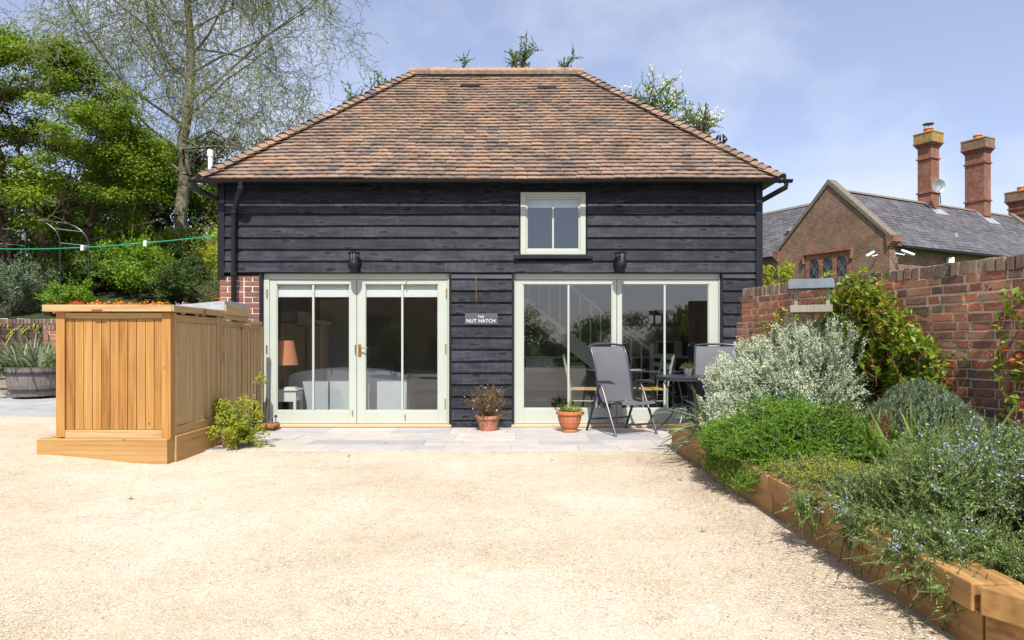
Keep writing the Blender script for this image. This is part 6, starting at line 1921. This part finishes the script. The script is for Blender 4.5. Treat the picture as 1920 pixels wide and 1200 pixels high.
# ================================================================== RAISED BED PLANTS
# silver shrub
def silver():
    t = thing('silver_shrub', 'large silvery white woolly leaved shrub filling the far half of the raised bed', 'shrub', (2.65, 6.4, .2))
    cl = []
    g = np.random.default_rng(5)
    for i in range(280):
        u = g.random(); px = 1345 + 305 * u; 
        top = np.interp(px, [1315, 1340, 1400, 1480, 1560, 1620, 1660], [745, 690, 632, 598, 590, 620, 700])
        bot = np.interp(px, [1315, 1450, 1560, 1620], [790, 830, 850, 810])
        py = top + 14 + (bot - top - 14) * g.random()
        f = (py - top) / (bot - top)
        Y = 6.62 - .70 * f + .14 * g.normal() + .25 * (1 if px > 1600 else 0)
        p = at(px, py, Y); cl.append((p.x, p.y, p.z, .075 + .055 * g.random(), 1.0))
    cc = np.array([c[:3] for c in cl])
    n = 4300
    i = g.integers(0, len(cl), n)
    P2 = cc[i] + rdir(n, .15) * (np.array([c[3] for c in cl])[i] * (1 + .6 * g.random(n)))[:, None]
    d = unit((P2 - np.array([2.75, 6.7, .2])) + g.normal(size=(n, 3)) * .25 + np.array([0, -.1, .5]))
    P0 = P2 - d * .22; P1 = (P0 + P2) / 2 + g.normal(size=(n, 3)) * .012
    parts_ = [stem_leaves(P0, P1, P2, 22, .038, .017, .8, taper=.4), stems_mesh(P0, P1, P2, .0028, .0018, 3, 3)]
    foliage('silver_sprigs', parts_, [M['leaf_silver'], M['leaf_silver']], t)
    # flower clusters at the tips
    k = g.choice(n, 2000, replace=False)
    q = np.repeat(P2[k], 16, 0) + g.normal(size=(2000 * 16, 3)) * .017
    foliage('flower_tips', [leaves(q, rdir(len(q), .3), rdir(len(q)), .014, .009)], [M['leaf_cream']], t)
    m = 260
    i = g.integers(0, len(cl), m); Pm = cc[i]
    B0 = np.array([2.7, 6.6, .2]) + g.normal(size=(m, 3)) * [.35, .35, 0]
    foliage('stems', [stems_mesh(B0, (B0 + Pm) / 2 + [0, 0, .06], Pm, .006, .003, 4, 4), stem_leaves(B0, (B0 + Pm) / 2 + [0, 0, .06], Pm, 12, .07, .02, .6)], [M['stem'], M['leaf_lavender']], t)
silver()

def mound_fill(label, name, cat, footprint, zfun, n, h, m, L, W, mat, flower=None, ang=.65, lean=(0, 0, 0), stemmat='stem', spread=1.0, r=.002, inner='leaf_dark', taper=.3, curve=.05, lateral=None):
    """sprigs rising from under a height surface. footprint(u,v)->(x,y), zfun(u,v)->height of the top"""
    u = rng.random(n); v = rng.random(n)
    X, Y = footprint(u, v); Z = zfun(u, v)
    t = thing(name, label, cat, (float(X.mean()), float(Y.mean()), .2))
    P2 = np.stack([X, Y, Z], 1) + rng.normal(size=(n, 3)) * .02
    if lateral is None: d = unit(rdir(n, spread) + np.array(lean))
    else: d = unit(rdir(n, spread) + lateral(u, v))
    P0 = P2 - d * (h * (.7 + .5 * rng.random(n)))[:, None]
    P1 = (P0 + P2) / 2 + rng.normal(size=(n, 3)) * curve * h + [0, 0, curve * h]
    foliage('foliage', [stem_leaves(P0, P1, P2, m, L, W, ang, taper=taper), stems_mesh(P0, P1, P2, r, r * .5, 3, 3)], [M[mat], M[stemmat]], t)
    return t, P0, P1, P2, u, v
# bright green mound
def fp(u, v):
    a = 2 * PI * u; r_ = np.sqrt(v)
    return 2.24 + .70 * r_ * np.cos(a), 5.55 + .92 * r_ * np.sin(a)
def fz2(u, v):
    r_ = np.sqrt(v)
    return (.22 + .40 * np.sqrt(np.maximum(0, 1 - r_ ** 2 * .93)) + .045 * np.sin(9 * np.cos(2 * PI * u) * r_ + 5 * r_) + .04 * np.sin(13 * np.sin(2 * PI * u) * r_ + 2) + .05 * (rng.random(len(u)) ** 3))
def lat(u, v):
    a = 2 * PI * u; r_ = np.sqrt(v)
    return np.stack([np.cos(a) * r_ * 1.3, np.sin(a) * r_ * 1.3, 0 * a], 1)
t_, *_ = mound_fill('bright green feathery mound spilling over the timber edge of the raised bed', 'green_mound', 'shrub', fp, fz2, 4600, .16, 26, .021, .0065, 'leaf_green_mound', lateral=lat, spread=.8)
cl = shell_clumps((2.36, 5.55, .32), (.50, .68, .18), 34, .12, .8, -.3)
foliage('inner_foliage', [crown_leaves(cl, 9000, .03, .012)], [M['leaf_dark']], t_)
def fp(u, v): return 1.66 + .26 * u, 4.85 + 1.25 * v
mound_fill('trailing end of green heather hanging down the face of the raised bed', 'trailing_heather', 'plant', fp, lambda u, v: .20 + .16 * u - .12 * (1 - u) * np.abs(np.sin(v * 9)), 900, .12, 20, .018, .0055, 'leaf_green_mound', lean=(-.8, -.3, -.3), spread=.1)

# strap leaved clump at the far corner
t = thing('iris_clump', 'blue green strap leaved clump at the far corner of the raised bed', 'plant', (2.05, 7.1, .2))
n = 210
P0 = np.stack([1.95 + .45 * rng.random(n), 6.45 + 1.0 * rng.random(n), np.full(n, .22)], 1)
d = unit(rdir(n, .9) + np.stack([-.55 * np.ones(n), -.25 * np.ones(n), np.zeros(n)], 1))
foliage('blades', [straps(P0, d, .46 + .34 * rng.random(n), .022, .38 * rng.random(n) + .05)], [M['leaf_strap']], t)
n = 70
P0 = np.stack([1.98 + .2 * rng.random(n), 6.0 + .9 * rng.random(n), np.full(n, .26)], 1)
d = unit(rdir(n, .15) + np.array([-.9, -.5, .1]))
foliage('drooping_blades', [straps(P0, d, .36, .022, .30 + .15 * rng.random(n))], [M['leaf_strap']], t)
t = thing('daffodil_clump', 'clump of long green daffodil blades in the middle of the raised bed', 'plant', (3.0, 4.7, .2))
n = 260
P0 = np.stack([2.55 + .75 * rng.random(n), 4.35 + .95 * rng.random(n), np.full(n, .2)], 1)
d = unit(rdir(n, 1.5) + np.array([-.15, -.1, 0]))
foliage('blades', [straps(P0, d, (.44 + .30 * rng.random(n)), .018, .30 * rng.random(n))], [M['leaf_mid']], t)
foliage('pale_blades', [straps(P0[:90] + [0, 0, .02], unit(rdir(90, .8) + np.array([-.2, -.5, 0])), .36, .015, .28)], [M['leaf_strap']], t)
# lavender against the wall
def fp(u, v): return 3.0 + .50 * u, 5.15 + .95 * v - .25 * u
mound_fill('grey green lavender bush against the foot of the brick wall', 'lavender_bush', 'shrub', fp, lambda u, v: .46 + .36 * np.sin(PI * u) * np.sin(PI * (.15 + .8 * v)) + .08 * u, 1700, .26, 28, .038, .0065, 'leaf_lavender', spread=1.6, ang=.45)
# reddish heuchera stems
t = thing('dark_leaved_plant', 'dark red leaved plant with upright spikes between the silver shrub and the daffodil blades', 'plant', (2.85, 5.5, .2))
sprigs((2.80, 5.25, .3), 26, 2.2, .36, .0, 12, .02, .012, 'leaf_red', t, stemmat='stem_red', r=.003)
sprigs((2.86, 5.15, .25), 50, .4, .18, .05, 6, .06, .05, 'leaf_brown', t, stemmat='stem_red')
# yellow euphorbia / sedum
def fp(u, v): return 1.78 + .62 * u - .0 * v, 4.15 + .62 * v
t_, P0, P1, P2, u, v = mound_fill('low yellow green sedum creeping over the timber edge', 'yellow_sedum', 'plant', fp, lambda u, v: .30 + .07 * np.sin(PI * u) + .02 * rng.random(len(u)), 900, .07, 10, .014, .008, 'leaf_lavender', spread=.6)
q = np.repeat(P2, 9, 0) + rng.normal(size=(len(P2) * 9, 3)) * .010
foliage('yellow_tips', [leaves(q, rdir(len(q), .6), rdir(len(q), .6), .011, .009)], [M['leaf_lime']], t_)

# rosemary in front
def rosemary(label, pts, n, seed, hfun=None):
    g = np.random.default_rng(seed)
    t = thing('rosemary_bush', label, 'shrub', (float(np.mean([p[0] for p in pts])), float(np.mean([p[1] for p in pts])), .2), 'rosemary bushes in the near end of the raised bed')
    C_ = np.array(pts)       # x,y,z,rx,ry,rz
    i = g.choice(len(C_), n, p=C_[:, 3] * C_[:, 4] / (C_[:, 3] * C_[:, 4]).sum())
    d = rdir(n, .25); d = unit(d)
    P2 = C_[i, :3] + d * C_[i, 3:6] * (.55 + .5 * g.random(n))[:, None]
    out = unit(d * [1, 1, .8] + np.array([-.25, -.2, .75]) + g.normal(size=(n, 3)) * .50)
    P0 = P2 - out * (.18 + .16 * g.random(n))[:, None]
    P1 = (P0 + P2) / 2 + g.normal(size=(n, 3)) * .018 + [0, 0, -.015]
    foliage('needled_sprigs', [stem_leaves(P0, P1, P2, 54, .027, .0054, .75, taper=.45, fold=.1), stems_mesh(P0, P1, P2, .0026, .0014, 3, 3)], [M['leaf_rosemary'], M['stem']], t)
    m = 130
    i2 = g.integers(0, n, m); B0 = np.stack([g.uniform(2.0, 3.2, m), g.uniform(2.7, 4.2, m), np.full(m, .2)], 1)
    B0 = B0 * .3 + .7 * np.stack([P0[i2][:, 0], P0[i2][:, 1], np.full(m, .2)], 1)
    foliage('woody_stems', [stems_mesh(B0, (B0 + P0[i2]) / 2 + [0, 0, .04], P0[i2], .006, .003, 4, 4)], [M['bark']], t, 'stuff')
    k = g.choice(n, int(n * .30), replace=False)
    reg = np.array([mn.noise(Vector(tuple(p * 2.2))) for p in P2[k]]); k = k[reg > -.08]
    tt_ = g.random((len(k), 5)); Q = []
    for j in range(5):
        w = .45 + .5 * tt_[:, j:j + 1]
        Q.append((1 - w) ** 2 * P0[k] + 2 * w * (1 - w) * P1[k] + w ** 2 * P2[k] + g.normal(size=(len(k), 3)) * .008)
    Q = np.concatenate(Q); Q = np.repeat(Q, 3, 0)
    foliage('blue_flowers', [leaves(Q + g.normal(size=Q.shape) * .003, rdir(len(Q), .4), rdir(len(Q), .5), .0125, .0085, .2)], [M['petal_blue']], t)
    return t
rosemary('large rosemary bush with pale blue flowers spilling over the near end of the raised bed',
         [(2.15, 3.40, .52, .38, .42, .22), (2.60, 3.05, .58, .42, .42, .24), (2.0, 3.78, .36, .30, .28, .13), (2.50, 3.70, .58, .45, .42, .24), (2.95, 3.45, .64, .45, .45, .26), (2.00, 3.05, .33, .26, .30, .13), (2.12, 2.78, .30, .27, .22, .11), (2.65, 2.70, .38, .40, .30, .14), (1.76, 3.50, .30, .13, .28, .11), (1.72, 3.95, .28, .12, .16, .08), (1.78, 3.1, .29, .13, .24, .11), (1.80, 2.90, .26, .12, .12, .10), (1.95, 3.35, .34, .2, .4, .12), (1.86, 2.95, .30, .18, .2, .12), (1.95, 3.7, .36, .2, .3, .12), (3.2, 3.0, .50, .4, .4, .18), (1.82, 2.75, .22, .14, .12, .12)], 3200, 3)
rosemary('smaller rosemary bush further back near the daffodil blades',
         [(3.20, 4.15, .52, .34, .34, .18), (3.40, 3.85, .60, .36, .4, .2), (2.95, 3.95, .48, .28, .28, .16)], 1400, 4)
# dark yew like bush against the wall at the right edge
def fp(u, v): return 3.45 + .75 * u - .3 * v, 3.55 + 1.3 * v
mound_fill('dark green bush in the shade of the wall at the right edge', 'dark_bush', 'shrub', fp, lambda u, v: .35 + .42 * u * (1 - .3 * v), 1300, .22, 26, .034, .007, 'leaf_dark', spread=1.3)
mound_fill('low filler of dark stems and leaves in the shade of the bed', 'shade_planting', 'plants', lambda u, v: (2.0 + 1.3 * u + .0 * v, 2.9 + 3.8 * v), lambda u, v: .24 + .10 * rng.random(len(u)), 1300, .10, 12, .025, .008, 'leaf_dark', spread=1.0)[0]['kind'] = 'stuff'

# climbing rose on the wall
def climber(label, name, spec, n_br, leafL, leafW, mat, seed, red=0, width=.12, per=9):
    g = np.random.default_rng(seed)
    t = thing(name, label, 'climbing plant', tuple(at(*spec['base'])))
    P0, P1, P2 = [], [], []
    for k in range(n_br):
        px = g.uniform(*spec['px']); lo, hi = spec['py'](px)
        py = g.uniform(lo, hi)
        s = None
        # intersect view column with a plane a little in front of the wall
        t_ = (px - 960) / 1280
        # x = 2.8+.272 s/.. ; y = 8.3 -.962 s
        off = g.uniform(.03, .03 + width * 2)
        ax, ay = WA.x - WN.x * off, WA.y - WN.y * off
        ss = (t_ * ay - ax) / (WD.x - t_ * WD.y)
        Y = ay + WD.y * ss; p = at(px, py, Y)
        base = np.array([p.x - .05 + g.normal() * .10 + .1, p.y + .1 * g.normal(), max(.3, p.z - g.uniform(.10, .25))])
        P0.append(base); P2.append(np.array(p)); P1.append((base + np.array(p)) / 2 + g.normal(size=3) * .05)
    P0, P1, P2 = map(np.array, (P0, P1, P2))
    m = len(P0)
    parts_ = [stems_mesh(P0, P1, P2, .0035, .002, 5, 4), stem_leaves(P0, P1, P2, per, leafL, leafW, 1.1, t0=.3, taper=.1, shape=.5)]
    mats_ = [M['stem_red'], M[mat]]
    foliage('shoots', parts_, mats_, t, 'stuff')
    if red:
        k = g.choice(m, red); q = np.repeat(P2[k], 3, 0) + g.normal(size=(red * 3, 3)) * .03
        foliage('young_leaves', [leaves(q, rdir(len(q)), rdir(len(q)), leafL * .9, leafW * .8)], [M['leaf_red']], t)
    return t
climber('leafy climbing rose covering the brick wall behind the silver shrub', 'climbing_rose',
        {'base': (1640, 760, 6.3), 'px': (1535, 1755), 'py': lambda px: (np.interp(px, [1535, 1565, 1600, 1640, 1700, 1755], [590, 545, 515, 530, 590, 660]), 735)}, 600, .064, .043, 'leaf_rose', 61, 8)
climber('thin rose shoots reaching above the wall coping beside the bird table', 'rose_shoots',
        {'base': (1600, 640, 6.4), 'px': (1540, 1665), 'py': lambda px: (505, 585)}, 46, .06, .04, 'leaf_rose', 62, 0, per=8)
climber('sparse young climber on the brick wall left of the bird table', 'young_climber',
        {'base': (1440, 700, 7.3), 'px': (1425, 1500), 'py': lambda px: (575, 620)}, 26, .05, .035, 'leaf_rose', 63, 6, width=.05, per=7)
climber('vine with yellow and red leaves at the right edge of the brick wall', 'wall_vine',
        {'base': (1915, 760, 5.0), 'px': (1868, 1960), 'py': lambda px: (535, 720)}, 26, .075, .05, 'leaf_rose', 64, 10, width=.08, per=6)
climber('low trailing vine with yellow leaves at the foot of the right edge of the wall', 'low_vine',
        {'base': (1915, 860, 4.9), 'px': (1885, 1950), 'py': lambda px: (740, 830)}, 10, .07, .045, 'leaf_rose', 65, 4, width=.1, per=6)

# fallen leaves and petals on the gravel beside the bed
n = 700
q = np.stack([1.74 - np.abs(rng.normal(size=n)) * .32, 2.5 + 4.5 * rng.random(n), np.full(n, .002)], 1)
V, F = leaves(q, unit(rdir(n) * [1, 1, .1]), np.tile([[0, 0, 1.0]], (n, 1)), .018, .008)
np_obj('fallen_leaves', V, F, M['leaf_brown'], None, 'stuff')

for i, (x, y) in enumerate(((1.45, 5.9), (1.2, 4.3), (-2.9, 5.2), (.4, 6.9), (-1.7, 7.1))):
    w_ = thing('weed_tuft', ('tiny weed in the gravel close to the green mound', 'tiny weed in the gravel near the middle of the raised bed', 'tiny weed in the open gravel below the timber store', 'tiny weed in the gravel just in front of the patio slabs', 'tiny weed in the gravel at the left part of the patio edge')[i], 'weed', (x, y, -.01), 'tiny weeds growing in the gravel')
    foliage('leaves', [straps(np.tile([[x, y, -.008]], (9, 1)), rdir(9, .5), .028, .007, .006, 3)], [M['leaf_mid']], w_)
# ================================================================== WHAT THE GLASS REFLECTS (behind the camera)
bh = thing('neighbour_house', 'plain brick house behind the yard seen only as a reflection in the french doors', 'house', (-7, -11, 0))
MB().box(-15, -2.9, -14, -9, -.3, 3.9).build('wall', M['far_brick'], bh)
MB().prism([(-15.2, -14.3, 3.9), (-15.2, -8.7, 3.9), (-15.2, -11.5, 6.6)], (12.5, 0, 0)).build('roof', M['tile'], bh)
for x in (-6.2, -10): box('window', M['pane_dark'], bh, x, x + 1.2, -8.99, -8.97, 1.0, 2.2)
wood('rear_wood', 'wooded slope behind the camera seen only as a reflection in the patio screen', -3, 42, -34, -.2, 5.4, 40000, 'leaf_mid', 1.4, .20, 90, 2.5)
wood('rear_hedge', 'low hedge behind the yard seen only as a reflection', -3, 16, -13, -.2, 1.7, 9000, 'leaf_dark', .5, .12, 60, .4)
shrub('large rounded shrub behind the camera reflected in the french doors', 'shrub', (-3.9, -3.4, -.02), (.8, .5, .95), 6000, .07, .05, 'leaf_mid', name='reflected_shrub', nclump=26, rc=.3)
shrub('tall loose shrub behind the camera reflected in the right french door', 'shrub', (-2.3, -3.8, -.02), (.8, .5, 1.1), 6000, .07, .05, 'leaf_mid', name='reflected_shrub', nclump=26, rc=.3)
lo = thing('lollipop_tree', 'clipped standard tree behind the camera reflected in the left french door', 'tree', (-5.9, -3.2, -.02))
MB().tube([(-5.9, -3.2, -.02), (-5.9, -3.2, 1.4)], .03, 8).build('trunk', M['bark'], lo)
foliage('crown', [crown_leaves(shell_clumps((-5.9, -3.2, 1.75), (.38, .38, .38), 22, .18), 4500, .06, .04)], [M['leaf_brown']], lo)
